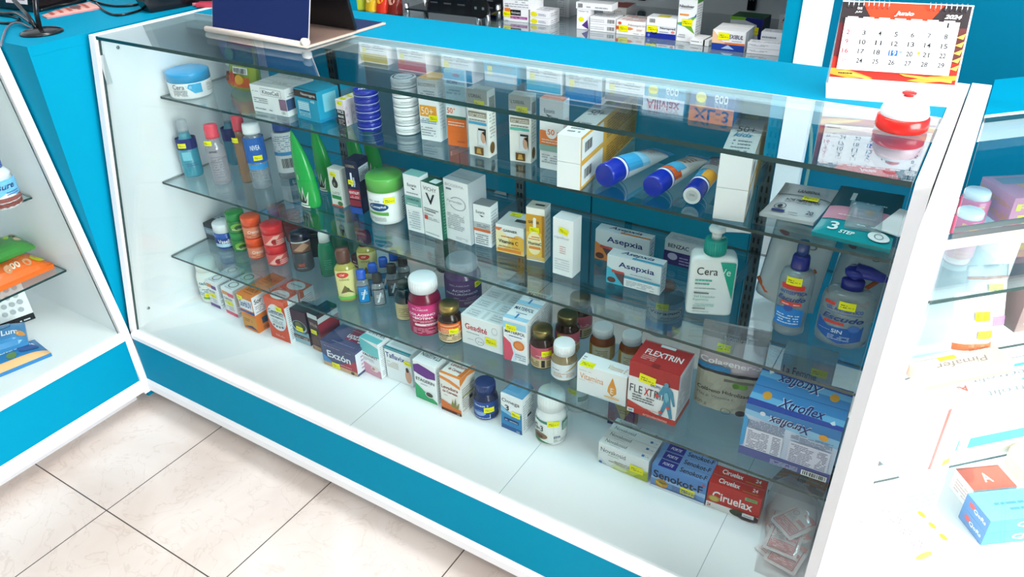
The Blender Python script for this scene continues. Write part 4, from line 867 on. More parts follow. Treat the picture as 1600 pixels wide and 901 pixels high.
def oil(lb, base, w, ty, cap):
    round_thing('oil_bottle', lb, 'bottle', ZC, base, w, ty,
    [('body', 't#d8cf62', [(.01, 0), (.85, 0), (1, .03), (1, .55), (.95, .64), (.7, .70), (.55, .72), (.01, .72)]), ('cap', cap, [(.01, .72), (.6, .72), (.66, .80), (.66, .93), (.5, 1), (.01, 1)])],
    [('label', .07, .62, 1.0, 130, [('r', 0, 0, 1, 1, '#ddd692'), ('e', .35, .86, .26, .1, '#cf3b32'), ('t', 'Oil', .35, .86, .2, .07, '#f4e6c8', 'bi'), ('t', 'olive', .4, .7, .4, .09, '#7a6a2c'), ('p', [(.2, .2), (.4, .5), (.55, .35), (.75, .18), (.5, .26)], '#6b5a2c'), ('e', .5, .36, .06, .05, '#4c5a24'), ('r', 0, 0, 1, .09, '#6fc052')])], sy=.7)
oil('clear yellow oil bottle with brown cap, in front on third shelf', (547, 472), 33, 387, 'k#5b3426')
oil('yellow oil bottle with purple cap behind the brown-capped one', (579, 442), 31, 361, 'k#4e2c48')
carton('soap_carton', 'dark maroon box between the two yellow oil bottles', ZC, (553, 432), (566, 438), 398, .04, '#4b2430', {'F': [('r', .2, .2, .8, .5, '#b9a83c'), ('l', .2, .6, .8, .85, 2, '#c9a7ae')]})
def small(lb, base, w, ty, cap, lab, lab2, group=None):
    round_thing('cologne_bottle', lb, 'bottle', ZC, base, w, ty,
    [('body', 'c#cfd8da', [(.01, 0), (.9, 0), (1, .02), (1, .60), (.88, .68), (.55, .72), (.01, .72)]), ('cap', cap, [(.01, .715), (.72, .715), (.74, .78), (.74, .94), (.6, 1), (.01, 1)])],
    [('label', .06, .56, 1.0, 110, [('r', 0, 0, 1, 1, lab2), ('r', .07, .05, .93, .95, lab), ('p', [(.3, .2), (.6, .8), (.7, .75), (.45, .2)], '#dfe6ea'), ('l', .3, .5, .8, .7, 2, '#dfe6ea')])], None, group, sy=.6)
small('small clear bottle with bright blue cap and blue label, front of third shelf', (571, 476), 19, 421, 'k#1757c4', '#2088c8', '#103f78')
small('small clear bottle with black cap and grey label, front of third shelf', (595, 480), 20, 427, 'k#12131a', '#8b9094', '#1a1c20')
small('second blue-capped bottle back, just behind the front blue-capped one', (588, 464), 19, 411, 'k#1757c4', '#2a7fb4', '#103f78')
small('third blue-capped bottle back in the row of little bottles', (604, 454), 19, 402, 'k#1757c4', '#2a7fb4', '#103f78')
small('hindmost blue-capped bottle of the little bottles', (620, 445), 19, 392, 'k#1757c4', '#2a7fb4', '#103f78')
small('second black-capped bottle back, with dark framed label', (617, 465), 20, 412, 'k#15161a', '#555a5e', '#17181c')
small('hindmost black-capped bottle beside the small blue caps', (634, 453), 20, 401, 'k#15161a', '#6d7276', '#17181c')
round_thing('syrup_bottle', 'dark olive bottle with cream label and patterned neck, left of the pink bottle', 'bottle', ZC, (636, 502), 30, 436,
    [('body', 't#1d2f33', [(.01, 0), (.9, 0), (1, .03), (1, .62), (.7, .76), (.5, .8), (.01, .8)]), ('cap', 'k#2f3b33', [(.01, .8), (.6, .8), (.6, .96), (.01, 1)])],
    [('label', .04, .46, 1.0, 150, [('r', 0, 0, 1, 1, '#c9b888'), ('l', .2, .2, .8, .8, 5, '#8a7747')])])
def vit(name, lb, base, w, ty, capc, body, labs, stick=None, neck=.84, capz=.80, cr=.84, Z=ZC, ridges=True):
    def rib(mb, R, H):
        if ridges:
            for i in range(30):
                a = 2*PI*i/30; mb.tube([(R*cr*math.cos(a), R*cr*math.sin(a), H*(capz+.015)), (R*cr*math.cos(a), R*cr*math.sin(a), H*.955)], R*.022, capc, 4)
    return round_thing(name, lb, 'bottle', Z, base, w, ty,
    [('body', body, [(.01, 0), (.9, 0), (.97, .015), (1, .05), (1, capz-.2), (.96, capz-.13), (cr-.08, capz-.05), (cr-.1, capz), (.01, capz)]),
     ('cap', capc, [(.01, capz-.005), (cr, capz-.005), (cr, .965), (cr-.05, .995), (cr-.1, 1), (.01, 1)], rib)], labs, stick)
vit('supplement_bottle', 'large deep pink supplement bottle with white cap, middle of third shelf', (669, 526), 50, 431, 'k#f0f0f2', 'k#7a1030',
    [('label', .03, .60, 1.0, 170, [('r', 0, 0, 1, 1, '#a81e4c'), ('r', 0, .55, 1, 1, '#cf2f76'), ('t', 'SKIN', .35, .93, .1, .03, '#f3c9da'), ('t', 'BELABEAR', .38, .86, .34, .05, '#f6d7e4'), ('t', 'COLÁGENO', .40, .70, .58, .09, '#fbeef4', 'b'), ('t', '+BIOTINA', .42, .58, .45, .08, '#fbeef4', 'b'), ('l', .2, .44, .7, .52, 2, '#f0b6cc'), ('r', .25, .33, .8, .40, '#f3d9e2'), ('l', .28, .345, .76, .385, 1, '#a81e4c'), ('l', .2, .08, .8, .28, 4, '#e39ab4')], 0)], (62, .35, 1.0), capz=.78, cr=.86)
vit('supplement_bottle', 'dark bottle with gold cap and orange label, right of the large pink one', (706, 538), 37, 473, 'm#a98a4a', 'k#2a1710',
    [('label', .06, .58, 1.0, 170, [('r', 0, 0, 1, 1, '#e3c9a0'), ('r', 0, .5, 1, 1, '#e2641e'), ('r', .18, .86, .75, .92, '#f0b48c'), ('l', .2, .56, .8, .8, 3, '#f6d9c2'), ('l', .1, .1, .9, .42, 4, '#6d5538'), ('t', 'FORTE', .4, .4, .4, .1, '#4a3a2c')])], (14, .38, 1.0, .022), ridges=False)
vit('supplement_jar', 'wide purple supplement jar with pale lid behind the gold-capped bottle', (726, 482), 57, 402, 'k#d6d3dc', 'k#6a4a74',
    [('label', .05, .62, 1.0, 160, [('r', 0, 0, 1, 1, '#71507c'), ('t', 'BELABEAR', .42, .86, .4, .06, '#cbb8d2'), ('t', 'ÁCIDO', .45, .66, .36, .1, '#e9def0', 'b'), ('t', 'HIALURÓNICO', .46, .52, .66, .1, '#e9def0', 'b'), ('l', .3, .25, .85, .4, 2, '#b59cbc'), ('r', .5, .1, .85, .2, '#9d84a6')])], (52, .52, 1.0, .026), capz=.80)
k = carton('medicine_carton', 'frontmost white box of the red-lettered row, third shelf', ZC, (723, 534), (786, 555), 490, .042, '#eceff0',
    {'F': [('t', 'Geadité', .36, .64, .54, .2, '#c03038', 'b'), ('l', .12, .42, .45, .48, 1, '#7aa7a0'), ('o', .44, .22, .11, .13, '#8b9196', .1), ('l', .36, .19, .52, .25, 1, '#8b9196'), ('l', .12, .2, .3, .24, 1, GR), ('o', .82, .74, .07, .12, '#a8aeb2', .1)],
     'T': [('r', .05, .1, .38, .85, '#dfe3e5'), ('l', .1, .2, .34, .8, 3, '#b4babd'), ('r', .46, .1, .54, .85, '#d5dadd'), ('r', .62, .1, .95, .85, '#dde1e3'), ('l', .66, .2, .9, .8, 3, '#b4babd')]}, ('F', .72, .34, .03))
d_ = dims(k)[1]+.0008
row(k, ['second box back in the white red-lettered row, third shelf', 'third box back in the white red-lettered row, third shelf', 'rearmost box of the white red-lettered row, third shelf'], (0, d_, 0), 'white boxes four deep on the third shelf')
MAT = {'F': [('p', [(0, 0), (.3, .0), (.42, .2), (.34, .42), (.1, .52), (0, .56)], '#e0566c'), ('p', [(.3, 0), (.5, 0), (.52, .22), (.38, .5), (.1, .62), (.3, .45), (.42, .2)], '#dfe9f4'), ('t', 'MATERFOL', .5, .70, .86, .07, '#1f2c4c', 'b'), ('l', .25, .60, .8, .65, 1, '#5a78a6'), ('r', 0, .78, .98, .93, '#a3d3ea'), ('e', .66, .42, .24, .11, '#e07a3a'), ('e', .66, .42, .17, .075, '#ea9150'), ('l', .5, .08, .95, .24, 3, '#9fb0c4')],
       'T': [('t', 'MATERFOL', .5, .75, .8, .2, '#1f2c4c', 'b'), ('l', .3, .45, .75, .55, 1, '#6b7f9c'), ('r', 0, 0, 1, .22, '#a3d3ea'), ('r', .42, .1, .5, .4, '#4c86b8')], 'R': [('l', .1, .08, .9, .92, 16, '#b7bcc2')]}
k = carton('medicine_carton', 'front tall white box with pink silhouette and orange oval, third shelf', ZC, (788, 560), (824, 571), 495, .062, '#f3f4f5', MAT, ('F', .35, .80, .026))
row(k, ['rear tall white box with pale blue lid behind the pink silhouette box'], (0, .0635, 0), 'tall white and blue boxes on the third shelf')
c2 = [o for o in COL.objects if o.get('label', '').startswith('rear tall white box with pale blue')][0]
vit('supplement_bottle', 'dark bottle with yellow sticker at the back, behind the white boxes with V, third shelf', (700, 428), 36, 372, 'k#2b2230', 'k#33243a', [('label', .1, .55, 1.0, 150, [('r', 0, 0, 1, 1, '#4a3350'), ('l', .2, .2, .8, .8, 3, '#8d7a94')])], (15, .5, 1.0, .022))
def pinkvit(lb, base, w, ty, st):
    vit('supplement_bottle', lb, base, w, ty, 'm#8d7a4c', 'k#2b1712',
    [('label', .05, .60, 1.0, 165, [('r', 0, 0, 1, 1, '#cdb98e'), ('r', 0, .46, 1, 1, '#c95a6c'), ('l', .3, .52, .8, .66, 2, '#f0ccd2'), ('r', .46, .04, .56, .4, '#20140f'), ('l', .62, .1, .95, .4, 3, '#6f5c3c'), ('l', .1, .1, .4, .4, 3, '#6f5c3c')])], st, ridges=False, capz=.78)
pinkvit('gold-capped pink-label bottle nearest the white-capped clear one', (848, 578), 37, 511, (18, .46, 1.0))
pinkvit('middle gold-capped bottle of the receding pink-label row', (886, 556), 38, 489, (-25, .5, 1.0))
pinkvit('rearmost gold-capped bottle of the receding pink-label row', (905, 531), 38, 461, None)
vit('capsule_bottle', 'short clear bottle of capsules with white cap and white label, third shelf', (881, 597), 40, 534, 'k#f2f3f4', 't#b9a27a',
    [('label', .06, .52, 1.0, 165, [('r', 0, 0, 1, 1, '#e4e8ec'), ('p', [(.5, .5), (.75, .85), (.98, 1), (.98, .85), (.75, .7)], '#d0ab5a'), ('l', .15, .62, .45, .72, 1, '#5a6c80'), ('l', .2, .2, .8, .5, 3, '#c79a70')])], None, capz=.72, cr=.82)
def amber(lb, base, w, ty):
    vit('capsule_bottle', lb, base, w, ty, 'k#eef0f1', 'k#7c3a12',
    [('label', .05, .52, 1.0, 165, [('r', 0, 0, 1, 1, '#b8965a'), ('r', .2, .1, .72, .95, '#c9c4ac'), ('r', 0, 0, .2, 1, '#a8842c'), ('l', .3, .2, .65, .8, 4, '#8e7f55'), ('l', .78, .1, .97, .9, 6, '#d8c28e')])], None, capz=.74, cr=.82)
amber('amber bottle with white cap behind the vitamin box, left of two', (940, 566), 39, 509)
amber('amber bottle with white cap partly behind the red joint-care box', (984, 577), 37, 521)
carton('vitamin_carton', 'white vitamin box with orange letters and oil drop, front of third shelf', ZC, (901, 610), (977, 636), 566, .04, '#f1f3f4',
    {'F': [('t', 'Vitamina', .30, .60, .48, .2, '#e0923c'), ('p', [(.72, .86), (.64, .5), (.63, .34), (.72, .2), (.81, .34), (.80, .5)], '#ea9a34'), ('e', .72, .4, .075, .16, '#e8a24a'), ('t', 'E', .72, .4, .06, .2, '#f8ecd8', 'b'), ('e', .72, .16, .16, .04, '#f2c48a'), ('l', .05, .46, .35, .49, 1, '#b7bcc0'), ('l', .05, .8, .3, .84, 1, '#b7bcc0'), ('l', .4, .05, .95, .09, 1, '#c7ccd0')],
     'T': [('t', 'Vitamina E', .75, .45, .36, .4, '#c79a62', 'i'), ('l', .03, .4, .1, .8, 2, GR)]}, ('T', .2, .05, .03))
FLX = {'F': [('r', 0, .11, 1, .72, '#eff0f1'), ('r', 0, .72, 1, 1, '#b02a2a'), ('r', 0, 0, 1, .11, '#c93a30'), ('p', [(0, .11), (.62, .11), (.3, .17), (0, .24)], '#cf4a3c'), ('t', 'FLE  TRIN', .43, .50, .78, .15, '#3a3d42'), ('t', 'X', .385, .50, .10, .15, '#c8322c', 'b'), ('l', .1, .27, .55, .42, 3, '#5d6166'), ('t', 'GRUPO', .55, .66, .2, .05, '#2b4a86', 'b'),
        ('p', [(.70, .72), (.80, .74), (.90, .66), (.97, .40), (.93, .38), (.86, .56), (.88, .40), (.94, .14), (.88, .12), (.80, .34), (.72, .12), (.66, .12), (.74, .42), (.70, .56), (.60, .42), (.57, .46), (.66, .64)], '#4a8fae'), ('e', .765, .76, .045, .045, '#5d9cb8'), ('e', .60, .50, .04, .04, '#d8483a'), ('e', .84, .33, .04, .03, '#d8483a'), ('e', .70, .2, .04, .03, '#d8483a'), ('p', [(.74, .6), (.8, .64), (.84, .5), (.8, .42), (.75, .5)], '#77b5c8'), ('r', .02, .02, .16, .1, '#e9ebec'), ('t', '60', .09, .06, .08, .04, '#3a3d42', 'b'), ('t', 'articulaciones', .6, .06, .5, .05, '#f0b4a8', 'b'), ('l', .35, .17, .7, .2, 1, '#d8836a')],
       'T': [('t', 'FLEXTRIN', .52, .55, .74, .22, '#f3e6e2', 'b'), ('l', .14, .22, .42, .42, 3, '#e3b0a8'), ('r', .35, .86, .65, .96, '#e6e2e0'), ('r', .42, .0, .58, .16, '#8a1f20')], 'R': [('r', 0, 0, 1, 1, '#eceeef'), ('r', 0, 0, 1, .12, '#c24a38'), ('l', .1, .2, .9, .92, 16, '#b3b8bd')]}
carton('joint_care_carton', 'big red and white box with blue figure, front right of third shelf', ZC, (979, 640), (1054, 666), 563, (1084, 552), '#b32b2a', FLX, ('F', .38, .74, .034, -.1))
round_thing('tonic_bottle', 'large clear bottle with pale blue label and tan cap behind the red box', 'bottle', ZC, (1034, 530), 56, 440,
    [('body', 'c#b9ccd4', [(.01, 0), (.88, 0), (.97, .02), (1, .06), (1, .72), (.85, .82), (.4, .88), (.01, .88)]), ('cap', 'k#b5705a', [(.01, .87), (.45, .87), (.45, .97), (.3, 1), (.01, 1)])],
    [('label', .18, .72, 1.0, 150, [('r', 0, 0, 1, 1, '#8fb9d2'), ('r', 0, 0, 1, .28, '#4b93bf'), ('r', .1, .42, .9, .82, '#c3d8e2'), ('o', .5, .62, .42, .22, '#2a4a6c', .05), ('t', 'Voragon', .5, .66, .66, .15, '#1f3350', 'b'), ('l', .42, .46, .85, .55, 2, '#3f5f80')])], (-8, .68, 1.0, .028))
# stand-up collagen pouch
A = at(1077, 633, ZC); B = at(1176, 657, ZC); wq = (B-A).length; yq = math.atan2(B.y-A.y, B.x-A.x); hq = rise(A+Vector((0, .05, 0)), 496)
pouch_at('collagen_pouch', 'stand-up pouch, shiny pinkish top and beige lower half, right of the red box', A+Vector((.0, .022, .001)), yq, -.10, wq, hq, .016, 'k#cdbcc0',
    [('r', 0, .0, 1, .44, '#b9b5a2'), ('r', 0, .44, 1, .475, '#2b2f36'), ('r', 0, .475, .52, .53, '#2f86bc'), ('r', 0, .84, 1, 1, '#82797f'), ('l', 0, .9, 1, .93, 1, '#a59da2'), ('t', 'biomiral', .52, .87, .34, .05, '#cfc9cc'), ('o', .38, .72, .14, .07, '#b9c0a8', .12), ('t', 'Colagener-3', .50, .585, .94, .085, '#f2ecee', 'b'), ('e', .70, .36, .12, .035, '#6fa53c'), ('e', .64, .35, .05, .03, '#4f8a2e'), ('t', 'Colágeno Hidrolizado', .48, .25, .86, .055, '#1f2124', 'b'), ('t', 'Más p. Vitamina C', .36, .185, .6, .035, '#3a3c40'), ('t', '300 g', .14, .085, .2, .045, '#55564f'), ('e', .78, .05, .08, .035, '#2f3036'), ('o', .55, .05, .08, .035, '#55564f', .15), ('r', .45, .40, .9, .43, '#6d6b60')], (.36, .745), gus=.026)
XT = {'F': [('r', 0, 0, 1, 1, '#c9d4ea'), ('r', 0, .80, 1, 1, '#2f7fc2'), ('p', [(0, .8), (1, .66), (1, .82), (0, .9)], '#8fc3e6'), ('r', 0, 0, 1, .16, '#5a609e'), ('p', [(0, .16), (0, .8), (.06, .7), (.04, .2)], '#3f9fd8'), ('t', 'Xtroflex', .48, .83, .46, .16, '#e8f1f8', 'xbi'), ('t', 'Xtroflex', .485, .826, .45, .15, '#1d2c6e', 'xbi'), ('e', .84, .80, .05, .055, '#e8a032'), ('e', .19, .9, .03, .04, '#dce6f2'), ('l', .05, .60, .45, .76, 6, '#5b6488'), ('l', .52, .60, .95, .74, 6, '#5b6488'), ('r', .05, .18, .45, .57, '#dfe0ee'), ('l', .07, .20, .30, .55, 11, '#6b6f8c'), ('l', .34, .2, .43, .55, 11, '#6b6f8c'), ('r', .52, .18, .95, .57, '#dad9ea'), ('l', .54, .20, .78, .55, 11, '#6b6f8c'), ('l', .82, .2, .93, .55, 11, '#6b6f8c'), ('bar', .70, .01, .97, .11), ('l', .36, .03, .66, .13, 4, '#c3c6e0')],
      'T': [('r', 0, 0, 1, .3, '#27489e'), ('r', 0, .3, 1, 1, '#3a8ac8'), ('p', [(0, .3), (1, .2), (1, .5), (0, .6)], '#6fb4de'), ('t', 'Xtroflex', .55, .48, .5, .5, '#e4edf6', 'bi'), ('t', 'Xtroflex', .555, .47, .49, .48, '#1d2c6e', 'bi'), ('e', .17, .6, .05, .2, '#e8a032'), ('p', [(.86, .2), (.9, .34), (.92, .16), (.89, .12)], '#dfe8f2')]}
k = carton('joint_care_carton', 'front large sky blue box with nutrition table, right end of third shelf', ZC, (1153, 706), (1295, 754), 629, .06, '#2b62b4', XT, None)
c = copy_tree(k); c.location = k.location; v = Vector((dims(k)[0], dims(k)[1]*2+.0012, 0)); v.rotate(k.rotation_euler); c.location = k.location+v; c.rotation_euler.z += PI
c['label'] = 'rear large sky blue box, its lid lettering upside down, behind the nutrition table box'; k['group'] = c['group'] = 'large sky blue boxes'
carton('hygiene_carton', 'pale teal box with dark blue lettering behind the sky blue boxes', ZC, (1212, 612), (1290, 634), 551, .05, '#9cc0c6',
    {'F': [('t', 'La Femme', .38, .62, .66, .2, '#23356c', 'b'), ('l', .05, .42, .3, .5, 2, '#6f96a2'), ('l', .6, .15, .95, .25, 2, '#6f96a2'), ('r', .72, 0, 1, 1, '#b4c2ca')]}, [('F', .74, .74, .03)])

# ------------------------------------------------------------------ boarded bottom of the counter
round_thing('supplement_bottle', 'pale white bottle with blue and green label, leftmost on the bottom board', 'bottle', Z0, (337, 473), 36, 402,
    [('body', 'k#e9ece4', [(.01, 0), (.9, 0), (1, .04), (1, .6), (.8, .74), (.01, .74)]), ('cap', 'k#eef0e6', [(.01, .74), (.86, .74), (.86, .95), (.75, 1), (.01, 1)])],
    [('label', .1, .6, 1.0, 170, [('t', 'calcio', .35, .8, .4, .16, '#3f7f8c', 'bi'), ('l', .1, .2, .8, .65, 5, '#4c8aa6'), ('r', .2, .02, .6, .14, '#6fae4a')])], (-20, .22, 1.0))
def calt(lb, fl, fr, ty, dep, c):
    return carton('calcium_carton', lb, Z0, fl, fr, ty, dep, '#eceef0',
    {'F': [('r', 0, .86, 1, 1, '#eceef0'), ('r', .05, .74, .55, .88, '#d88a4a'), ('r', .5, .72, 1, .86, c), ('r', 0, 0, 1, .12, c), ('t', 'Caltrate', .45, .62, .7, .08, '#3a3440', 'b'), ('e', .45, .47, .36, .07, '#dfe05a'), ('l', .15, .2, .8, .36, 3, '#a4a0aa')], 'T': [('o', .5, .5, .3, .3, '#9a8f78', .25), ('l', .2, .1, .8, .2, 1, GR)], 'R': [('l', .1, .1, .9, .9, 14, '#8c8f98')]}, ('F', .55, .45, .022))
k = calt('white and purple calcium box, near left end of bottom board', (331, 476), (346, 483), 436, .05, '#5f3a8a')
row(k, ['white and purple calcium box standing behind the front one'], (.002, .052, 0), 'purple calcium boxes')
k = calt('white and pink calcium box, right of the purple one on bottom board', (355, 487.5), (373, 496), 447, .05, '#e0486a')
row(k, ['white and pink calcium box standing behind the front one'], (.002, .052, 0), 'pink calcium boxes')
SU = {'F': [('r', 0, .2, 1, 1, '#e27a22'), ('r', .03, .18, .95, .78, '#dfe4e8'), ('t', 'SorbUV', .5, .5, .8, .36, '#1f3f8c', 'b'), ('r', 0, 0, 1, .12, '#2a4a8c')], 'T': [('t', 'SorbUV', .5, .5, .7, .3, '#6a2f1c', 'b'), ('l', .2, .2, .8, .3, 1, '#7a4a24')], 'R': [('r', 0, 0, 1, 1, '#eceef0'), ('t', 'Sor', .3, .7, .4, .25, '#2b2c34', 'b'), ('l', .1, .1, .9, .5, 4, '#9a9ca4')]}
A = at(383, 511, Z0); hs = rise(A, 457)/2
k = carton('sunscreen_carton', 'lower orange box of the front orange pair on the bottom board', Z0, (383, 511), (405, 521), 1000+hs, .062, '#e27a22', {'F': [('r', 0, .12, 1, .85, '#d8932f'), ('p', [(0, .12), (.6, .3), (1, .12)], '#4a3a5c'), ('l', .1, .5, .7, .7, 2, '#8a4a1c')], 'R': [('r', .3, .4, .8, .75, '#3f4650'), ('l', .3, .1, .9, .3, 2, '#8a4a1c')]}, group='orange boxes on the bottom board')
w_, dd_, h_ = dims(k)
u_ = carton_at('sunscreen_carton', 'upper orange and white box of the front orange pair on the bottom board', k.location+Vector((0, 0, h_+.0006)), k.rotation_euler.z, w_, dd_, h_, '#e27a22', SU, ('F', .18, .80, .022), 'orange boxes on the bottom board')
row(u_, ['orange box standing behind the front orange pair, upper'], (0, .064, 0), 'orange boxes on the bottom board'); row(k, ['orange box standing behind the front orange pair, lower'], (0, .064, 0), 'orange boxes on the bottom board')
CE = {'F': [('r', 0, .85, 1, 1, '#e2552c'), ('e', .52, .56, .46, .32, '#dfe3e4'), ('t', 'Centrum', .52, .70, .76, .09, '#2b2f38', 'b'), ('r', .1, .63, .9, .645, '#6a6f78'), ('t', 'PERFORMANCE', .54, .57, .66, .04, '#5b6068', 'b'), ('l', .25, .42, .8, .52, 3, '#9aa0a6'), ('e', .3, .36, .05, .025, '#8c5a4c'), ('e', .45, .34, .05, .025, '#3f7f8c'), ('e', .6, .34, .05, .025, '#b5763c'), ('e', .75, .36, .05, .025, '#3f5f9c'), ('l', .3, .10, .75, .16, 2, '#f0b49c')],
      'T': [('e', .5, .5, .4, .4, '#dcd8d4'), ('t', 'Centrum', .5, .55, .55, .16, '#3a3438', 'b'), ('l', .25, .38, .75, .42, 1, '#8a8488')], 'R': [('r', 0, 0, 1, 1, '#e8ebec'), ('l', .15, .08, .85, .9, 18, '#9a9fa4'), ('r', .0, .86, .3, 1, '#d8542c')]}
k = carton('vitamin_carton', 'front tall orange-red vitamin box with grey oval, bottom board', Z0, (425, 525), (455, 537), 462, .052, '#d8512a', CE, ('F', .72, .80, .024))
c = copy_tree(k); v = Vector((.004, .055, 0)); v.rotate(k.rotation_euler); c.location = k.location+v; c['label'] = 'rear tall orange-red vitamin box, turned a little, bottom board'; k['group'] = c['group'] = 'orange-red vitamin boxes'
carton('vitamin_carton', 'maroon and grey-blue vitamin box with dark oval picture, bottom board', Z0, (461, 531.5), (486, 541), 481, .045, '#4b2530',
    {'F': [('r', 0, 0, 1, .38, '#8fb0ba'), ('e', .5, .52, .44, .18, '#b9c8ca'), ('e', .5, .54, .4, .15, '#3a3c30'), ('e', .45, .56, .2, .1, '#6d6c42'), ('t', 'WARRIOR', .5, .36, .84, .06, '#1f3f6c', 'b'), ('r', 0, .15, 1, .25, '#5a3a34'), ('l', .1, .17, .9, .23, 2, '#c9b8a8')], 'T': [('r', .1, .1, .9, .9, '#3a3f3c')]}, ('F', .5, .45, .024))
carton('vitamin_carton', 'dark brown box with white lid band, right of the maroon one', Z0, (490, 544), (505, 551), 488, .07, '#4a2824',
    {'F': [('r', 0, .88, 1, 1, '#c9cfce'), ('t', 'Wink', .5, .72, .8, .1, '#c7a596'), ('r', .1, .0, .9, .12, '#b98f6a'), ('l', .2, .2, .8, .35, 3, '#7a4a42')], 'R': [('r', 0, .78, 1, .92, '#c9cfce'), ('r', 0, .3, 1, .78, '#9c3038')], 'T': [('r', 0, 0, 1, 1, '#3a3b3a')]}, ('F', .45, .52, .022))
EX = {'F': [('r', 0, 0, 1, .16, '#c9a884'), ('p', [(.0, .16), (.0, .5), (.35, .16)], '#4a8ac0'), ('p', [(.4, .16), (1, .16), (1, .62), (.75, .42)], '#b03a48'), ('t', 'Exzón', .50, .56, .68, .28, '#eceef4', 'b'), ('l', .1, .86, .9, .9, 1, '#9fa3bc'), ('l', .45, .24, .85, .3, 1, '#d8a4ac'), ('e', .86, .08, .05, .06, '#5a4038')],
      'T': [('r', .45, .4, 1, 1, '#8a2648'), ('p', [(0, .0), (0, .6), (.5, .3), (.3, 0)], '#1f3560'), ('t', 'Exzón', .66, .55, .44, .26, '#e3dfe6', 'xb'), ('l', .05, .15, .9, .2, 1, '#8d90ae'), ('l', .4, .85, .9, .9, 1, '#b98a9c')], 'R': [('r', .0, .1, 1, .9, '#e6e8ee'), ('l', .2, .2, .8, .8, 4, '#b4a0b0')]}
carton('medicine_carton', 'slate blue and crimson box, its lid lettering upside down, bottom board', Z0, (507, 568), (560, 589), 531, .085, '#4f5478', EX, ('F', .38, .14, .026))
carton('medicine_carton', 'white box with turquoise upper half and pink foot, bottom board', Z0, (569, 579), (597, 592.5), 526, .045, '#f1f2f4',
    {'F': [('p', [(0, .62), (1, .58), (1, .88), (0, 1)], '#74c9cc'), ('t', 'VALNAIT', .48, .56, .86, .08, '#26292f', 'b'), ('p', [(0, 0), (1, 0), (1, .2), (0, .34)], '#d79cae'), ('e', .68, .22, .2, .08, '#ecd8d2'), ('e', .6, .21, .08, .04, '#b98a7a'), ('l', .1, .4, .7, .5, 3, '#b4b9bf')], 'T': [('r', 0, 0, 1, .45, '#74c9cc'), ('t', 'VALNAIT', .5, .72, .85, .24, '#26292f', 'xb')], 'R': [('l', .12, .08, .88, .92, 16, '#bcc1c6')]})
carton('medicine_carton', 'wide white box with dark blue lettering and teal lid line, bottom board', Z0, (606, 589), (646, 605), 541, .05, '#eceff1',
    {'F': [('t', 'Taflavix', .40, .78, .74, .16, '#1e3f86', 'b'), ('l', .05, .4, .5, .62, 4, '#c9b9a0'), ('e', .86, .3, .12, .22, '#d9a58c'), ('e', .84, .5, .06, .08, '#4a3026'), ('r', 0, .96, 1, 1, '#2f8f9c')], 'T': [('r', 0, 0, 1, .14, '#2f8f9c'), ('r', .1, .3, .9, .9, '#d5d9dc')]}, ('F', .88, .72, .02))
carton('medicine_carton', 'white box with purple arch and green corner, bottom board', Z0, (651, 619), (684, 633), 561, .055, '#f3f5f5',
    {'F': [('p', [(0, .70), (.2, .66), (.6, .62), (1, .66), (1, .84), (.6, .9), (.25, .94), (0, .88)], '#6a2f86'), ('t', 'ETAGERIN', .5, .53, .86, .08, '#26292f', 'b'), ('p', [(0, 0), (1, 0), (1, .06), (.4, .26), (0, .42)], '#2fa56a'), ('e', .66, .2, .2, .08, '#dfe6e2'), ('e', .66, .2, .16, .06, '#4a4a3a'), ('l', .3, .42, .7, .47, 1, '#9aa0a4')], 'T': [('t', 'ETAGERIN', .5, .55, .85, .24, '#26292f', 'xb')], 'R': [('l', .15, .1, .85, .9, 12, '#c3c8cc')]})
carton('supplement_carton', 'white and orange yeast supplement box with plant picture, bottom board', Z0, (691, 638), (722, 651), 581, .06, '#efe9e2',
    {'F': [('p', [(0, .94), (0, .86), (.4, .82), (1, .72), (1, .80), (.5, .9)], '#e88a3c'), ('t', 'Levadura', .48, .66, .82, .09, '#8a2f1c', 'b'), ('t', 'de Cerveza', .48, .55, .74, .07, '#8a2f1c', 'b'), ('l', .1, .44, .35, .47, 1, '#8a7a70'), ('p', [(0, .06), (1, .06), (1, .16), (.6, .2), (0, .30)], '#d8702c'), ('p', [(.5, .18), (.6, .4), (.64, .22), (.75, .46), (.78, .22), (.92, .36), (.86, .16)], '#8a8440'), ('r', 0, 0, 1, .07, '#5a2418'), ('t', '100', .85, .035, .14, .04, '#e8d8d0')],
     'T': [('t', 'Levadura', .5, .68, .75, .2, '#8a2f1c', 'b'), ('t', 'de Cerveza', .5, .4, .62, .15, '#8a2f1c', 'b'), ('r', 0, 0, 1, .12, '#e88a3c'), ('p', [(.8, .12), (1, .12), (1, 1), (.9, 1)], '#d8702c')], 'R': [('p', [(0, .8), (.5, .92), (1, .86), (1, 1), (0, 1)], '#e88a3c'), ('l', .1, .1, .9, .72, 11, '#a39c96'), ('r', .1, .46, .9, .49, '#a8a040'), ('r', .55, .3, .75, .38, '#3a3434')]})
vit('supplement_bottle', 'short navy blue bottle with ribbed navy cap, bottom board', (761, 657), 38, 595, 'k#14346c', 'k#12244c',
    [('label', .04, .56, 1.0, 175, [('r', 0, 0, 1, 1, '#174a96'), ('t', 'Omega 3', .35, .78, .4, .15, '#dfe8f4', 'b'), ('e', .3, .36, .18, .16, '#8fa8d4'), ('l', .1, .06, .6, .14, 1, '#dfe8f4'), ('bar', .58, .05, .95, .3), ('r', .0, .45, 1, .5, '#2f74c4')], 0)], (12, .34, 1.0, .024), capz=.74, cr=.84, Z=Z0)
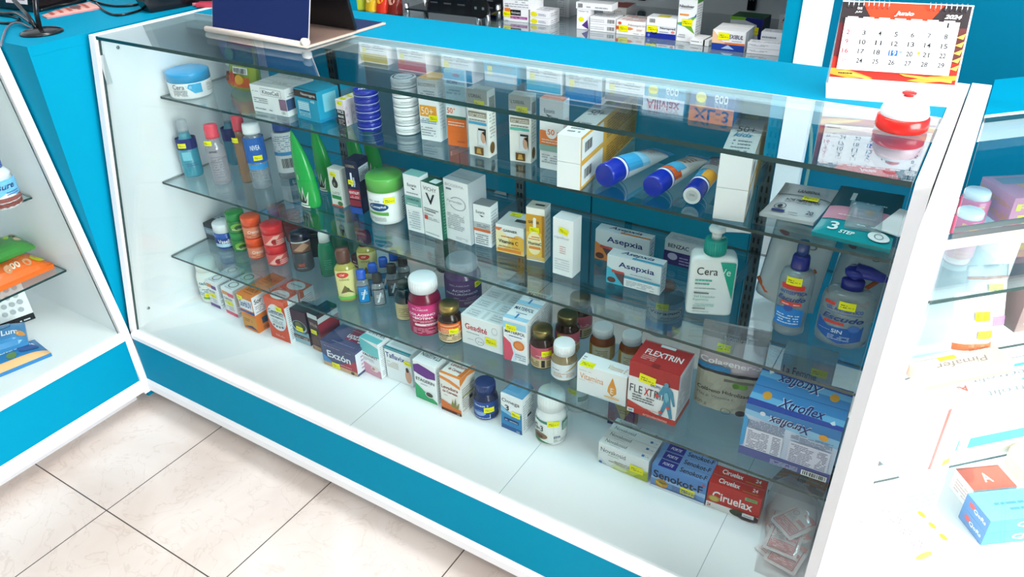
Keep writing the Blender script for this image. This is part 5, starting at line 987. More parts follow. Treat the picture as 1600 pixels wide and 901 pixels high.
k = carton('supplement_carton', 'white and blue fish oil box with gabled lid, bottom board', Z0, (784, 666), (816, 680), 613, .055, '#f0f2f3',
    {'F': [('p', [(0, 0), (1, 0), (1, .62), (.5, .5), (0, .66)], '#2f86bc'), ('r', 0, 0, 1, .12, '#1d5f9c'), ('t', 'Omega', .48, .82, .84, .13, '#2a2c30'), ('t', '3', .3, .64, .2, .15, '#26282c', 'b'), ('p', [(0, .5), (.5, .44), (1, .58), (1, .62), (.5, .5), (0, .66)], '#8cc0de'), ('r', .15, .26, .85, .34, '#1f3f74'), ('l', .2, .28, .8, .32, 1, '#c9d8e6'), ('t', '100', .82, .05, .16, .06, '#dfe8ee')],
     'R': [('l', .1, .1, .9, .9, 12, '#a9aeb3'), ('r', .4, .38, .7, .44, '#3a3c40')]}, ('F', .72, .52, .024), flap=False)
w_, d_, h_ = dims(k); mb = MB(); mb.prism([(0, h_+.0004), (w_, h_+.0004), (w_*.80, h_+.012), (w_*.2, h_+.012)][::-1], 1, .004, d_-.004, '#5f9fc6'); mb.build('gable_lid', k)
vit('supplement_bottle', 'white fish oil bottle with white cap and green label corner, bottom board', (861, 697), 48, 611, 'k#eef0ef', 'k#eff1f0',
    [('label', .05, .55, 1.0, 185, [('r', 0, 0, 1, 1, '#eceeea'), ('p', [(0, .3), (.3, .1), (.55, 0), (0, 0)], '#2f7a4a'), ('p', [(.1, .92), (.42, .86), (.42, .98), (.1, 1)], '#3f8a74'), ('t', 'G-3', .22, .62, .24, .24, '#26302c', 'b'), ('e', .26, .3, .17, .14, '#8a6a4c'), ('e', .24, .28, .1, .08, '#5a3f2c'), ('t', 'EPA', .62, .3, .14, .1, '#3a5a7c', 'b'), ('l', .55, .1, .9, .22, 2, '#9aa4a8'), ('r', .72, .55, .96, .95, '#4a8a76'), ('l', .74, .6, .94, .9, 4, '#dfe8e2')])], (8, .50, 1.0, .026), capz=.70, cr=.86, Z=Z0)
vit('supplement_bottle', 'white bottle with green label seen through glass behind the fish oil bottle', (902, 645), 34, 582, 'k#e3e9e7', 'k#dfe7e6',
    [('label', .1, .58, 1.0, 170, [('r', .5, .5, .9, .8, '#3f7f76'), ('l', .1, .1, .8, .4, 4, '#8fa4a2')])], (-30, .62, 1.0, .022), capz=.72, Z=Z0)
carton('medicine_carton', 'small purple box with yellow triangle under the vitamin box, bottom board', Z0, (949, 660), (990, 672), 614, .03, '#3c3178',
    {'F': [('p', [(.15, .86), (.95, .8), (.55, .18)], '#b9a23c'), ('t', 'MACROZIT', .52, .8, .84, .12, '#c98a3c', 'b'), ('l', .42, .45, .7, .6, 2, '#6a5a2c'), ('r', 0, 0, 1, .1, '#232a70')], 'R': [('r', 0, 0, 1, 1, '#8f8a70')]})
NV = {'F': [('t', 'Novakosid', .30, .72, .5, .2, '#4a4e52'), ('l', .2, .54, .42, .6, 1, '#7a9a4c'), ('p', [(.28, .0), (1, 0), (1, .5), (.7, .3)], '#c9cf5a'), ('p', [(.7, .02), (1, 0), (1, .46)], '#a8b42c'), ('l', .22, .28, .8, .42, 2, '#9a8a4c'), ('r', .03, .04, .09, .14, '#2f78b4'), ('l', .1, .06, .18, .11, 1, '#4a8ab8'), ('e', .45, .14, .16, .1, '#dfe6a8'), ('o', .3, .4, .3, .3, '#d8dcd8', .03)],
      'T': [('t', 'Novakosid', .30, .62, .42, .45, '#4a4e52'), ('l', .2, .18, .44, .28, 1, '#8a8f92'), ('r', .82, .3, .87, .6, '#2f78b4'), ('l', .88, .38, .97, .52, 1, '#4a8ab8')]}
k = carton('medicine_carton', 'frontmost grey-white box with lime green corner, bottom board', Z0, (934, 721), (1011, 753), 690, .022, '#eceeed', NV, ('F', .78, .40, .03))
d_ = dims(k)[1]+.0006
row(k, ['second slim grey-white box back, lime corner row on bottom board', 'third slim grey-white box back, lime corner row on bottom board', 'rearmost slim grey-white box of the lime corner row on bottom board'], (0, d_, 0), 'slim grey-white boxes in a row')
SE = {'F': [('r', 0, .48, 1, 1, '#4f86c8'), ('p', [(0, .48), (1, .48), (1, .3), (.5, .36), (0, .4)], '#9fc0e4'), ('t', 'Senokot-F', .49, .62, .9, .34, '#1b2038', 'b'), ('e', .2, .26, .12, .2, '#c98a3c'), ('p', [(.1, .34), (.22, .44), (.34, .34), (.22, .22)], '#a8862c'), ('p', [(.1, .34), (.22, .22), (.22, .12), (.1, .24)], '#d8b83c'), ('r', .16, .3, .3, .33, '#2f5f3a'), ('l', .4, .16, .85, .4, 4, '#5a6c98'), ('e', .94, .88, .03, .04, '#d8402c'), ('r', 0, 0, 1, .1, '#dfe6f0')],
      'T': [('r', .1, .05, .42, .95, '#232a8c'), ('t', 'FORTE', .26, .5, .2, .34, '#d6dcf0', 'bi'), ('t', 'Senokot-F', .72, .5, .48, .55, '#1b2038', 'b')]}
k = carton('medicine_carton', 'frontmost blue and white box of the blue three-deep row, bottom board', Z0, (1016, 757), (1100, 789), 724, .024, '#6a98d0', SE, ('F', .68, .30, .03))
row(k, ['middle box of the blue three-deep row, bottom board', 'rearmost box of the blue three-deep row, bottom board'], (0, dims(k)[1]+.0006, 0), 'blue boxes in a row')
CI = {'F': [('r', 0, 0, 1, .25, '#e9e7e4'), ('t', 'Ciruelax', .48, .56, .76, .32, '#f4ece8', 'b'), ('e', .14, .42, .11, .12, '#a88a34'), ('e', .14, .42, .085, .09, '#c9ae54'), ('t', '24', .06, .14, .07, .12, '#c8322c', 'b'), ('l', .03, .05, .2, .07, 1, '#c8716a'), ('r', .70, .78, .93, .9, '#7fa86a'), ('t', '35 mg', .815, .84, .16, .07, '#2f5f3a', 'b'), ('e', .62, .18, .16, .13, '#2f3f24'), ('e', .78, .12, .18, .12, '#241a26'), ('e', .92, .16, .1, .12, '#2b2230'), ('r', .7, .14, .92, .28, '#e4e5e6'), ('l', .73, .18, .88, .24, 1, '#5a5d62'), ('l', .7, .01, .95, .06, 1, '#8a8688')],
      'T': [('t', 'Ciruelax', .36, .5, .4, .5, '#f4ece8', 'b'), ('t', '24', .84, .6, .1, .36, '#f4ece8', 'b'), ('r', .62, .15, .92, .25, '#b8702c')], 'R': [('l', .2, .1, .8, .9, 5, '#d87a70')]}
k = carton('laxative_carton', 'front red and white plum box, right of the blue row on bottom board', Z0, (1102, 790), (1183, 819), 752, .026, '#c22420', CI, None)
row(k, ['rear red and white plum box, right of the blue row on bottom board'], (.0, .0268, 0), 'red plum boxes')
flat('gauze_packet', 'orange striped clear packet on the bottom board beneath the sky blue box', ((1204, 752), (1284, 779), (1316, 734), (1245, 712)), Z0, .012, 'f#d8cfc4', [('r', .02, .15, .42, .85, '#d07f45'), ('r', .58, .15, .98, .85, '#c96f35'), ('l', 0, .1, 1, .9, 7, '#b3a494')], 0, 'packet')
# clear bag full of small printed sachets
qd = [at(1178, 892, Z0), at(1250, 925, Z0), at(1290, 797, Z0), at(1200, 765, Z0)]
rnd = random.Random(3)
names_ = ['on top, lying flat with red panel', 'below the top one, turned left', 'at the lower left of the bag', 'at the bottom right of the bag', 'near the middle of the heap', 'at the far left edge of the heap']
for i, (a_, b_, rz, zz, rx) in enumerate([(.55, .58, -.25, .030, .03), (.45, .36, .35, .022, -.06), (.42, .32, -.1, .006, .0), (.56, .26, .2, .013, 0), (.5, .50, -.5, .017, .02), (.42, .60, .5, .008, -.03)]):
    p = (qd[0]*(1-a_)+qd[1]*a_)*(1-b_)+(qd[3]*(1-a_)+qd[2]*a_)*b_
    s_ = tag(empty('sachet', (p.x, p.y, Z0+zz), rz-.35, rx), 'red-printed sachet in the clear bag, '+names_[i], 'sachet', 'sachets in the clear bag')
    mb = MB(); g = lambda u, v, o: (u-.03, v-.036, .003*(1-abs(u/.03-1)**3)*(1-abs(v/.036-1)**3)+o)
    n = 8; vs = []
    for q in (1, -1): vs += [(g(.06*x/n, .072*y/n, 0)[0], g(.06*x/n, .072*y/n, 0)[1], q*(.0006+g(.06*x/n, .072*y/n, 0)[2])) for y in range(n+1) for x in range(n+1)]
    m_ = (n+1)**2; fs = []
    for y in range(n):
        for x in range(n): a = y*(n+1)+x; fs += [(a, a+1, a+n+2, a+n+1), (m_+a+n+1, m_+a+n+2, m_+a+1, m_+a)]
    mb.add(vs, fs, '#e3dcdc', True); gg = lambda u, v, o: (lambda p: (p[0], p[1], p[2]+.0012+o*2))(g(u, v, 0)); gg.curved = 1
    put(mb, gg, .06, .072, [('r', .1, .08, .9, .11, '#c9666b'), ('r', .1, .11, .13, .9, '#c9666b'), ('r', .87, .11, .9, .9, '#c9666b'), ('r', .15, .12, .86, .4, '#cc7276'), ('l', .18, .14, .84, .38, 4, '#eacfcf'), ('r', .55, .5, .86, .62, '#c9666b'), ('o', .3, .72, .1, .09, '#8a8488', .2), ('l', .15, .45, .5, .6, 3, '#a39a9c'), ('r', .5, .8, .95, .95, '#c9666b')]); mb.build('sachet_film', s_)
def bag():
    root = tag(empty('plastic_bag', (0, 0, Z0+.0006)), 'clear plastic bag of red and white sachets, front right corner of bottom board', 'bag')
    mb = MB(); n = 16; vs = []; rr = random.Random(9)
    for q in (0, 1):
        for j in range(n+1):
            for i in range(n+1):
                a, b = i/n, j/n; p = (qd[0]*(1-a)+qd[1]*a)*(1-b)+(qd[3]*(1-a)+qd[2]*a)*b
                e = (1-abs(2*a-1)**7)*(1-abs(2*b-1)**8); z = .0006+((.085)*e*(.75+.25*math.sin(5*a+7*b))+.006*rr.random()*e if q else 0)
                vs.append((p.x, p.y, z))
    m = (n+1)**2; fs = []
    for j in range(n):
        for i in range(n): a = j*(n+1)+i; fs += [(m+a, m+a+1, m+a+n+2, m+a+n+1)]
    mb.add(vs, fs, M('#f2eeee', 'g') if 0 else 'f#f3efef', True)
    mb.build('bag_film', root)
bag()
# ------------------------------------------------------------------ on top of the long counter
# tablet in a blue folio, standing as a tent with its flap flat
fl_ = [at(321, 50, H), at(480, 77, H), at(536, 56, H), at(588, 37, H)]
O = fl_[0]; ax = (fl_[1]-O); wF = ax.length; yawF = math.atan2(ax.y, ax.x); 
tb = tag(empty('tablet', (O.x, O.y, H+.001), yawF), 'tablet computer in dark blue folio case propped open on the counter top', 'tablet')
inv = Matrix.Rotation(-yawF, 3, 'Z'); dF = (inv @ (fl_[3]-O)).y
mb = MB(); mb.box(0, 0, 0, wF, dF, .005, '#cdb9ab', .002)
mb.box(.004, .006, .0051, wF-.004, dF*.62, .0056, 'd#8d7468'); mb.box(.006, dF*.64, .0051, wF-.008, dF-.005, .0062, 'd#1c2f56'); mb.build('folio_flap', tb)
mb = MB(); hh = .27
def slabtilt(x0, x1, y0, ytop, z1, t, c, bev=.003):
    a = math.atan2(ytop-y0, z1); L = math.hypot(ytop-y0, z1); m = Matrix.Translation((0, y0, .0062)) @ Matrix.Rotation(-a, 4, 'X')
    mb.box(x0, 0, 0, x1, t, L, c, bev, m)
slabtilt(.012, wF-.010, .012, .085, hh, .004, 'd#0a2158'); slabtilt(.0105, wF-.0085, .0135, .0865, hh-.001, .002, '#c9c3bf', .0008); mb.build('folio_back', tb)
mb = MB(); slabtilt(.014, wF-.002, dF*.60, .10, hh, .009, 'k#17181c', .004); mb.build('tablet_body', tb)
mb = MB(); mb.tube([(.0, .004, .006), (wF*.5, .003, .007), (wF-.002, .004, .006)], .0065, 'd#d8cbc0', 10)
mb.tube([(wF-.014, .004, .012), (wF-.001, .004, .012)], .009, 'd#e6dfd8', 10); mb.build('folio_spine', tb)
# desk calendar
cA = at(1290, 153, H+.0006); cB = at(1487, 168, H+.0006); ax = cB-cA; wC = ax.length; yC = math.atan2(ax.y, ax.x); nC = Vector((-ax.y, ax.x, 0)).normalized()
tilt = .30; kdir = Vector((nC.x*tilt, nC.y*tilt, 1)); hC = rise(cA, 1, kdir); LC = hC*math.sqrt(1+tilt*tilt)
ca = tag(empty('desk_calendar', (cA.x, cA.y, H+.0006), yC), 'white desk calendar with red June page standing on the counter top', 'calendar')
mx_ = Matrix.Rotation(-math.atan(tilt), 4, 'X')
mb = MB(); mb.box(0, 0, 0, wC, .0016, LC*1.005, W_, .0004, mx_)
yb_ = 2*tilt*hC; m2 = Matrix.Translation((0, yb_, 0)) @ Matrix.Rotation(math.atan(tilt), 4, 'X'); mb.box(.0, -.0016, 0, wC, 0, LC*1.0, W_, .0004, m2); mb.box(0, .002, 0, wC, yb_-.002, .0012, W_)
mb.build('stand', ca)
mb = MB(); hp = LC*.77
def gp(u, v, o): p = mx_ @ Vector((u, -o-.0004, v+LC*.225)); return (p.x, p.y, p.z)
D = [('r', 0, 0, 1, 1, '#c8352a'), ('p', [(0, .72), (.28, .72), (.16, 1), (0, 1)], '#3a3335'), ('p', [(1, .72), (.68, .72), (.80, 1), (1, 1)], '#3a3335'), ('p', [(.28, .72), (.68, .72), (.8, 1), (.16, 1)], '#e04a2a'),
     ('r', 0, .28, .05, .72, '#6b2a30'), ('r', .93, .28, 1, .72, '#6b3a38'), ('p', [(0, .12), (.1, .13), (.35, .02), (.15, .0), (0, .04)], '#e8a33a'), ('p', [(.05, .08), (.3, .0), (.36, .0), (.12, .1)], '#f4c95a'), ('p', [(.62, .02), (.8, .09), (1, .12), (1, .06), (.75, .0)], '#e8a33a'), ('p', [(.55, .1), (.97, .06), (.97, .02), (.6, .07)], '#f2b84a')]
for i in range(5): D.append(('p', [(.93, .2+.1*i), (1, .26+.1*i), (.985, .18+.1*i)], '#f2b45a'))
D += [('r', .045, .11, .935, .79, '#f6f6f6'), ('t', 'Junio', .5, .865, .15, .07, '#f8f4f2', 'Bi'), ('t', '2024', .875, .855, .13, .055, '#f8f4f2', 'Bi'), ('t', '05', .145, .915, .04, .03, '#f4f0ee', 'b'), ('t', 'JUN', .14, .865, .055, .03, '#f4f0ee', 'bi')]
for i in range(7): D.append(('r', .06+.125*i, .785, .06+.125*i+.085, .806, '#f6eceb'))
day = 1
for rw in range(6):
    for cx in range(7):
        if rw == 0 and cx < 6: continue
        if day > 29: break
        u = .085+.127*cx; v = .725-.123*rw+ (0 if rw else .02)
        hol = '#b03a48' if cx == 0 else '#17191f'
        sm = day in (23,)
        if day == 19: D.append(('r', u-.035, v-.036, u+.035, v+.036, '#1f62b0')); hol = '#f4f6f8'
        D.append(('t', str(day), u, v, (.05 if day > 9 else .012 if day == 1 else .026)*(.6 if sm else 1), .062*(.6 if sm else 1), hol, 'b'))
        D.append(('l', u-.03, v-.055, u+.03, v-.047, 1, '#9a9ea4')); day += 1
D += [('t', '6', .325, .755, .018, .035, '#9a9ea4'), ('t', '30', .13, .165, .03, .025, '#c24a55'), ('e', .66, .37, .012, .022, '#e8a33a'), ('e', .145, .38, .012, .018, '#c9cdd2'), ('e', .52, .37, .012, .018, '#8a9fd0'), ('l', .06, .05, .18, .09, 1, '#3a2a20')]
put(mb, gp, wC*.985, hp, D); mb.build('month_page', ca)
for q_ in (range(9), range(16, 24)):
  mb = MB()
  for i in q_:
    x = wC*(.05+.9*i/23); c0 = mx_ @ Vector((x, 0, LC-.004)); pts = [(x, c0.y+.0065*math.cos(t), c0.z+.0065*math.sin(t)) for t in [2*PI*q/10 for q in range(11)]]
    mb.tube(pts, .0009, 'm#d9dce0', 5)
  mb.build('spiral', ca)
# red and white domed dispenser
dm = round_thing('dome_dispenser', 'small white domed dispenser with red knob and red base standing on the glass', 'dispenser', H, (1404, 213), 78, 143,
    [('base', 'k#e8241c', [(.01, 0), (.90, 0), (.98, .05), (1, .16), (.97, .34), (.90, .38), (.01, .38)]),
     ('dome', 'k#eef2f6', [(.88, .375), (.90, .40), (.89, .5), (.82, .64), (.68, .76), (.45, .85), (.2, .88), (.001, .885)]),
     ('knob', 'k#e8302a', [(.001, .87), (.18, .87), (.17, .92), (.26, .94), (.27, .97), (.2, .995), (.001, 1)])])

# ------------------------------------------------------------------ on the corner counter
ds = at(66, 52, H)
o = tag(empty('cable_stand', (ds.x, ds.y, H+.0008)), 'black round-footed stand on the teal corner counter', 'stand'); sc = scale_at(ds)
mb = MB(); R = 31/sc; mb.lathe([(.001, 0), (R, 0), (R, .004), (R*.8, .008), (R*.3, .012), (.001, .012)], 'k#17181b', 36); mb.build('foot', o)
mb = MB(); mb.tube([(-.004, 0, .01), (-.002, .004, .05), (.004, .02, .12)], .006, 'k#1a1b1f', 10); mb.build('pole', o)
mb = MB(); mb.tube([(-.012, -.004, .012), (-.06, .012, .03), (-.14, .03, .06)], .0055, 'k#141518', 10); mb.build('arm', o)
def cable(lb, pts, r=.0032, c='k#131417'):
    P = [at(x, y, H)+Vector((0, 0, r+z+.001)) for x, y, z in pts]
    out = []
    for i in range(len(P)-1):
        p0, p1, p2, p3 = P[max(0, i-1)], P[i], P[i+1], P[min(len(P)-1, i+2)]
        for k_ in range(6):
            t = k_/6; out.append(.5*((2*p1)+(p2-p0)*t+(2*p0-5*p1+4*p2-p3)*t*t+(3*p1-p0-3*p2+p3)*t**3))
    out.append(P[-1]); mb = MB(); mb.tube(out, r, c, 8); return tag(mb.build('cable'), lb, 'cable')
cable('black cable drooping in a loop beside the monitor foot', [(150, 6, .0), (165, 20, 0), (185, 26, 0), (215, 20, 0), (238, 8, 0)])
cable('thin black cable crossing behind the pink paper', [(66, 22, .006), (90, 15, .006), (118, 10, .006), (140, 2, .01)])
cable('black cable running along the back of the corner counter', [(140, 3, .003), (172, 11, 0), (205, 11, 0), (236, 5, 0)])
cable('grey cable arching down over the left edge of the corner counter', [(50, 46, 0), (28, 40, .004), (12, 50, .004), (2, 74, .0)], .0028, 'k#6d7280')
cable('coiled black cable at far left of the corner counter', [(-12, 25, 0), (15, 27, 0), (32, 33, 0), (15, 39, 0), (-12, 36, 0)])
cable('thick black cable leading left from the round foot', [(52, 44, .006), (30, 30, .008), (10, 27, .004), (-15, 22, .004)], .005)
# pink banknote-like booklet
flat('paper_booklet', 'pink and orange paper booklet lying on the corner counter', ((66, 26), (74, 30), (160, 14), (140, 5)), H, .008, '#d98f92', [('r', 0, 0, 1, 1, '#dca59a'), ('l', .1, .1, .9, .9, 5, '#b9605a'), ('e', .5, .6, .3, .1, '#7a5f60')], 0, 'booklet')
# black printer box with white sheet
A = at(10, 24, H); mb = MB()
bx = tag(empty('receipt_printer', (A.x-.135, A.y+.035, H+.0008), .1), 'black boxy printer with white label sheet, at top left corner', 'printer')
mb.box(0, 0, 0, .19, .16, .13, 'k#121316', .006); mb.build('housing', bx)
mb = MB(); put(mb, lambda u, v, o: (u+.105, -o-.001-.02*(1-v/.07), v+.026), .09, .08, [('r', 0, 0, 1, 1, '#ddd6da'), ('l', .06, .1, .94, .9, 8, '#85808a'), ('r', 0, 0, .03, 1, '#f4f2f4')]); mb.build('label_sheet', bx)
mb = MB(); mb.tube([(-.03, -.012, .05), (.07, -.012, .045)], .006, 'm#b9babd', 10); mb.build('rail', bx)
# black monitor at the back left
A = at(237, 21, H); B = at(330, 4, H); v = B-A; yM = math.atan2(v.y, v.x)
mo = tag(empty('cash_monitor', (A.x, A.y, H+.0008), yM), 'black monitor standing at the back of the corner counter', 'monitor')
mb = MB(); mb.prism([(0, 0), (.24, 0), (.245, .03), (.21, .26), (.03, .26), (-.012, .03)], 1, 0, .05, 'k#101116'); mb.build('casing', mo)
mb = MB(); mb.box(.02, -.001, .04, .2, .0005, .24, 'k#070a10'); mb.build('screen', mo)
A = at(306, 13, H); mb = MB(); mb.box(0, 0, 0, .05, .03, .012, 'k#d0455a', .003); mb.tube([(0, .015, .006), (-.012, .012, .006)], .005, 'k#e07a88', 8); st_ = tag(mb.build('stapler', None, (A.x, A.y, H+.001)), 'small red-pink gadget beside the blue folio', 'gadget'); st_.rotation_euler.z = .5

# ------------------------------------------------------------------ boxes on the wall shelving
def rear(lb, fl, fr, ty, dep, c, F=None, T=None, R=None, st=None, group=None, **k):
    f = {}
    if F: f['F'] = F
    if T: f['T'] = T
    if R: f['R'] = R
    return carton('medicine_carton', lb, ZR, fl, fr, ty, dep, c, f, st, group, **k)
rear('white box with navy swoosh on the wall shelf, beside the black rack', (752, 25), (786, 31), 2, .05, '#eef1f5', [('p', [(1, 0), (1, 1), (.85, 1), (.7, .4), (.3, .05), (0, 0)], '#1b2a72'), ('p', [(.6, 1), (.85, 1), (.75, .55), (.55, .55)], '#3f9fd0'), ('t', 'REN', .25, .82, .3, .2, '#3a4a6c'), ('l', .05, .5, .4, .7, 2, '#a9b0ba')], None, None, ('F', .55, .4, .03))
k = rear('white box with orange and black corner and magenta band on the wall shelf', (787, 32), (826, 36), 12, .06, '#f2f3f4', [('r', .05, .6, .28, 1, '#e2782c'), ('r', .28, .48, .7, .92, '#17181c'), ('t', 'Antivent', .49, .7, .36, .2, '#e9eaec'), ('r', .28, .22, .95, .42, '#9a2f86'), ('l', .3, .24, .9, .4, 2, '#d8b0d0'), ('l', .05, .05, .2, .12, 1, '#6a6f76')], None, None, ('F', .14, .55, .028))
w_, d_, h_ = dims(k)
carton_at('medicine_carton', 'white printed box lying on the orange-cornered box, wall shelf', k.location+Vector((0, 0, h_+.0006)), k.rotation_euler.z, w_*1.25, .06, .045, '#f0f1f3', {'F': [('l', .05, .1, .8, .9, 5, '#a3a8ae'), ('t', '08', .12, .15, .1, .16, '#4a4d52')], 'R': [('r', 0, 0, 1, 1, '#f3f4f5')]})
def small2(lb1, lb2, fl, fr, ty, dep, c, F, grp, dz=None, **k2):
    A = at(fl[0], fl[1], ZR); h = rise(A, ty)/2
    k = rear(lb1, fl, fr, 1000+h, dep, c, F, [('l', .1, .2, .9, .8, 2, '#a9aeb4')], [('l', .2, .2, .8, .8, 2, '#a9aeb4')], None, grp, **k2)
    row(k, [lb2], (0, 0, h+.0006), grp); return k
small2('lower flat white box with yellow sticker right of the orange-cornered box', 'upper flat white box right of the orange-cornered box', (828, 37), (857.5, 40.5), 16, .07, '#f1f1f3', [('e', .22, .45, .18, .36, '#e8df1c'), ('l', .45, .3, .85, .7, 2, '#7d8aa6')], 'flat white boxes on the wall shelf')
rear('grey box standing at the back of the wall shelf behind the flat white boxes', (871, 26), (889, 28), -10, .06, '#b9bec2', [('l', .1, .1, .6, .9, 8, '#8d9398'), ('r', .7, 0, .72, 1, '#7a8086')])
rear('slim white box with purple triangle on the wall shelf', (901, 45), (920.5, 47), 14, .035, '#f3f2f4', [('p', [(.4, .2), (.95, .02), (.85, .5)], '#5a3a86'), ('e', .35, .5, .22, .12, '#f0e81c'), ('l', .1, .88, .9, .95, 2, '#6a5a86')])
small2('lower white bar-coded box beside the purple-triangle box', 'upper white bar-coded box beside the purple-triangle box', (921.5, 48), (961.5, 52), 26, .06, '#f1f1f2', [('l', .03, .3, .55, .8, 2, '#b9bdc2'), ('bar', .66, .15, .97, .85)], 'bar-coded boxes')
k = rear('white box with orange sunburst and red lettering on the wall shelf', (962.5, 52.5), (1008, 57.5), 31, .04, '#f4f1ee', [('p', [(0, .3), (.5, .35), (.6, .45), (.5, .55), (0, .6)], '#e88a4a'), ('p', [(0, .36), (.3, .4), (.3, .5), (0, .54)], '#cf4a24'), ('t', 'Noxpirin', .70, .70, .58, .2, '#8a7f78'), ('e', .12, .8, .06, .1, '#d8503a'), ('l', .7, .35, .9, .5, 2, '#d8a08a'), ('l', .6, .12, .95, .18, 1, '#5a5d62')], [('l', .1, .1, .9, .9, 3, '#c96a5a')], None, ('F', .25, .45, .03))
row(k, ['white box behind the sunburst box, wall shelf'], (0, .0405, 0), 'sunburst boxes')
rear('white box with red lid at the back of the wall shelf, left of two', (942, 28), (958.5, 29.5), 11, .1, '#f0eeec', [('l', .1, .3, .9, .45, 1, '#3a3d42'), ('e', .75, .14, .15, .1, '#e0603a'), ('l', .1, .6, .6, .8, 2, '#a9a4a0')], [('r', .0, .1, 1, .9, '#a8402f')], None, None, 'red-lidded boxes')
rear('white box with red lid at the back of the wall shelf, right of two', (960, 29.5), (978, 31), 12, .1, '#f0eeec', [('l', .1, .3, .9, .45, 1, '#3a3d42'), ('e', .7, .14, .15, .1, '#e0603a'), ('l', .1, .6, .6, .8, 2, '#a9a4a0')], [('r', .0, .1, 1, .9, '#a8402f')], None, None, 'red-lidded boxes')
rear('white and royal blue box with black arrow mark on the wall shelf', (1009, 58), (1055, 63), 26, .05, '#f2f4f7', [('r', 0, 0, 1, .26, '#1f2f96'), ('bar', .08, .70, .3, .95), ('t', 'Norapred', .72, .50, .5, .14, '#1c2030', 'b'), ('o', .27, .38, .12, .2, '#15171c', .3), ('l', .45, .32, .75, .4, 1, '#8a90a0'), ('e', .9, .36, .06, .06, '#e88a7a'), ('e', .1, .13, .04, .07, '#7f8ad0'), ('r', 0, .58, 1, .60, '#c9ced8')], [('r', .3, .2, .7, .8, '#d8d03a')], None, ('F', .2, .45, .032))
rear('tall white box with green and blue swirl and leafy lid on the wall shelf', (1056, 63.5), (1084, 67), -2, .045, '#f2f3f2', [('p', [(0, .44), (.6, .5), (1, .66), (1, .6), (.7, .45), (1, .2), (.7, .28), (.4, .36), (0, .4)], '#6fae3c'), ('p', [(.3, .48), (.9, .62), (1, .7), (1, .62)], '#1f5f9c'), ('p', [(.0, .40), (.4, .36), (.55, .42), (.3, .46)], '#3fa0b8'), ('r', .1, .62, .6, .66, '#e8923a'), ('t', 'Nisolver', .45, .84, .8, .07, '#3a3d44', 'b'), ('l', .1, .78, .7, .8, 1, GR), ('l', .05, .1, .5, .2, 2, GR)], [('r', 0, 0, 1, 1, '#4f8a3c')], [('l', .1, .05, .9, .9, 14, '#b4b8bc'), ('r', .0, .92, 1, 1, '#4f8a3c')], ('F', .55, .46, .032))
rear('small flat white box with black stripe beneath the swirl box', (1078, 69), (1107, 73), 60, .06, '#f1f1f0', [('l', .05, .5, .6, .75, 1, '#3a3d42'), ('r', .7, 0, .78, 1, '#26282c')], [('r', .7, 0, .78, 1, '#26282c')])
FX = [('r', 0, 0, 1, .34, '#1f3f96'), ('r', .3, .32, 1, .42, '#e0763a'), ('p', [(0, .34), (0, 1), (.3, .5), (.42, .36)], '#f0c49a'), ('t', 'FEXIBUL', .68, .72, .5, .2, '#1c2450', 'bi'), ('l', .6, .5, .9, .56, 1, '#7a86a8'), ('p', [(.3, .1), (.5, .3), (.7, .1)], '#a9c4e8')]
k = rear('front white box with blue foot and orange line, wall shelf', (1111, 77), (1162, 82.5), 46, .03, '#f4f3f2', FX, None, None, ('F', .35, .72, .032))
row(k, ['second box back of the blue-footed row on the wall shelf', 'rearmost box of the blue-footed row on the wall shelf'], (0, .031, 0), 'blue-footed boxes')
small2('lower flat white box at the right end of the wall shelf', 'second flat white box from the bottom, right end of the wall shelf', (1166, 83), (1220, 88.5), 66, .035, '#eeeef0', [('l', .05, .4, .6, .75, 2, '#8d9198')], 'flat boxes at the right end of the wall shelf')
small2('lower flat box with yellow sticker behind the flat pair, wall shelf', 'upper flat box behind the flat pair, wall shelf', (1186, 76), (1226, 80), 50, .045, '#eceef0', [('l', .05, .3, .6, .75, 1, '#8d9198')], 'flat boxes behind')
rear('large white box with green and navy corners at the back of the wall shelf', (1138, 60), (1188, 66), 25, .07, '#c9cfd4', [('p', [(0, 1), (0, .84), (.45, .88), (.48, 1)], '#6fae2c'), ('p', [(.45, .88), (.48, 1), (1, 1), (1, .0), (.92, 0), (.82, .72)], '#1c2470'), ('t', 'SAXERIM', .44, .66, .36, .08, '#2b2f5c', 'b'), ('l', .3, .45, .6, .48, 1, '#5a5d6a')], [('r', 0, 0, 1, 1, '#2f5f3c')], [('r', 0, 0, 1, 1, '#4a4f58')], ('F', .72, .46, .034))
rear('small tall white box with red triangle at the back right of the wall shelf', (1213, 60), (1229, 62), 22, .03, '#dfe3e6', [('p', [(.3, .72), (.75, .72), (.52, .92)], '#c23a2f'), ('l', .2, .66, .85, .7, 1, '#c23a2f')], None, None, ('F', .5, .3, .025))
k = rear('white box lying high on the slim purple-triangle box', (897, 33), (950, 38), 1000.02, .05, '#f2f3f4', [('bar', .05, .1, .2, .9), ('l', .3, .3, .9, .7, 1, GR)])
kk = [o for o in COL.objects if o.get('label', '').startswith('slim white box with purple')][0]
k.location = kk.location+Vector((-.004, 0, dims(kk)[2]+.0006)); k.rotation_euler = kk.rotation_euler
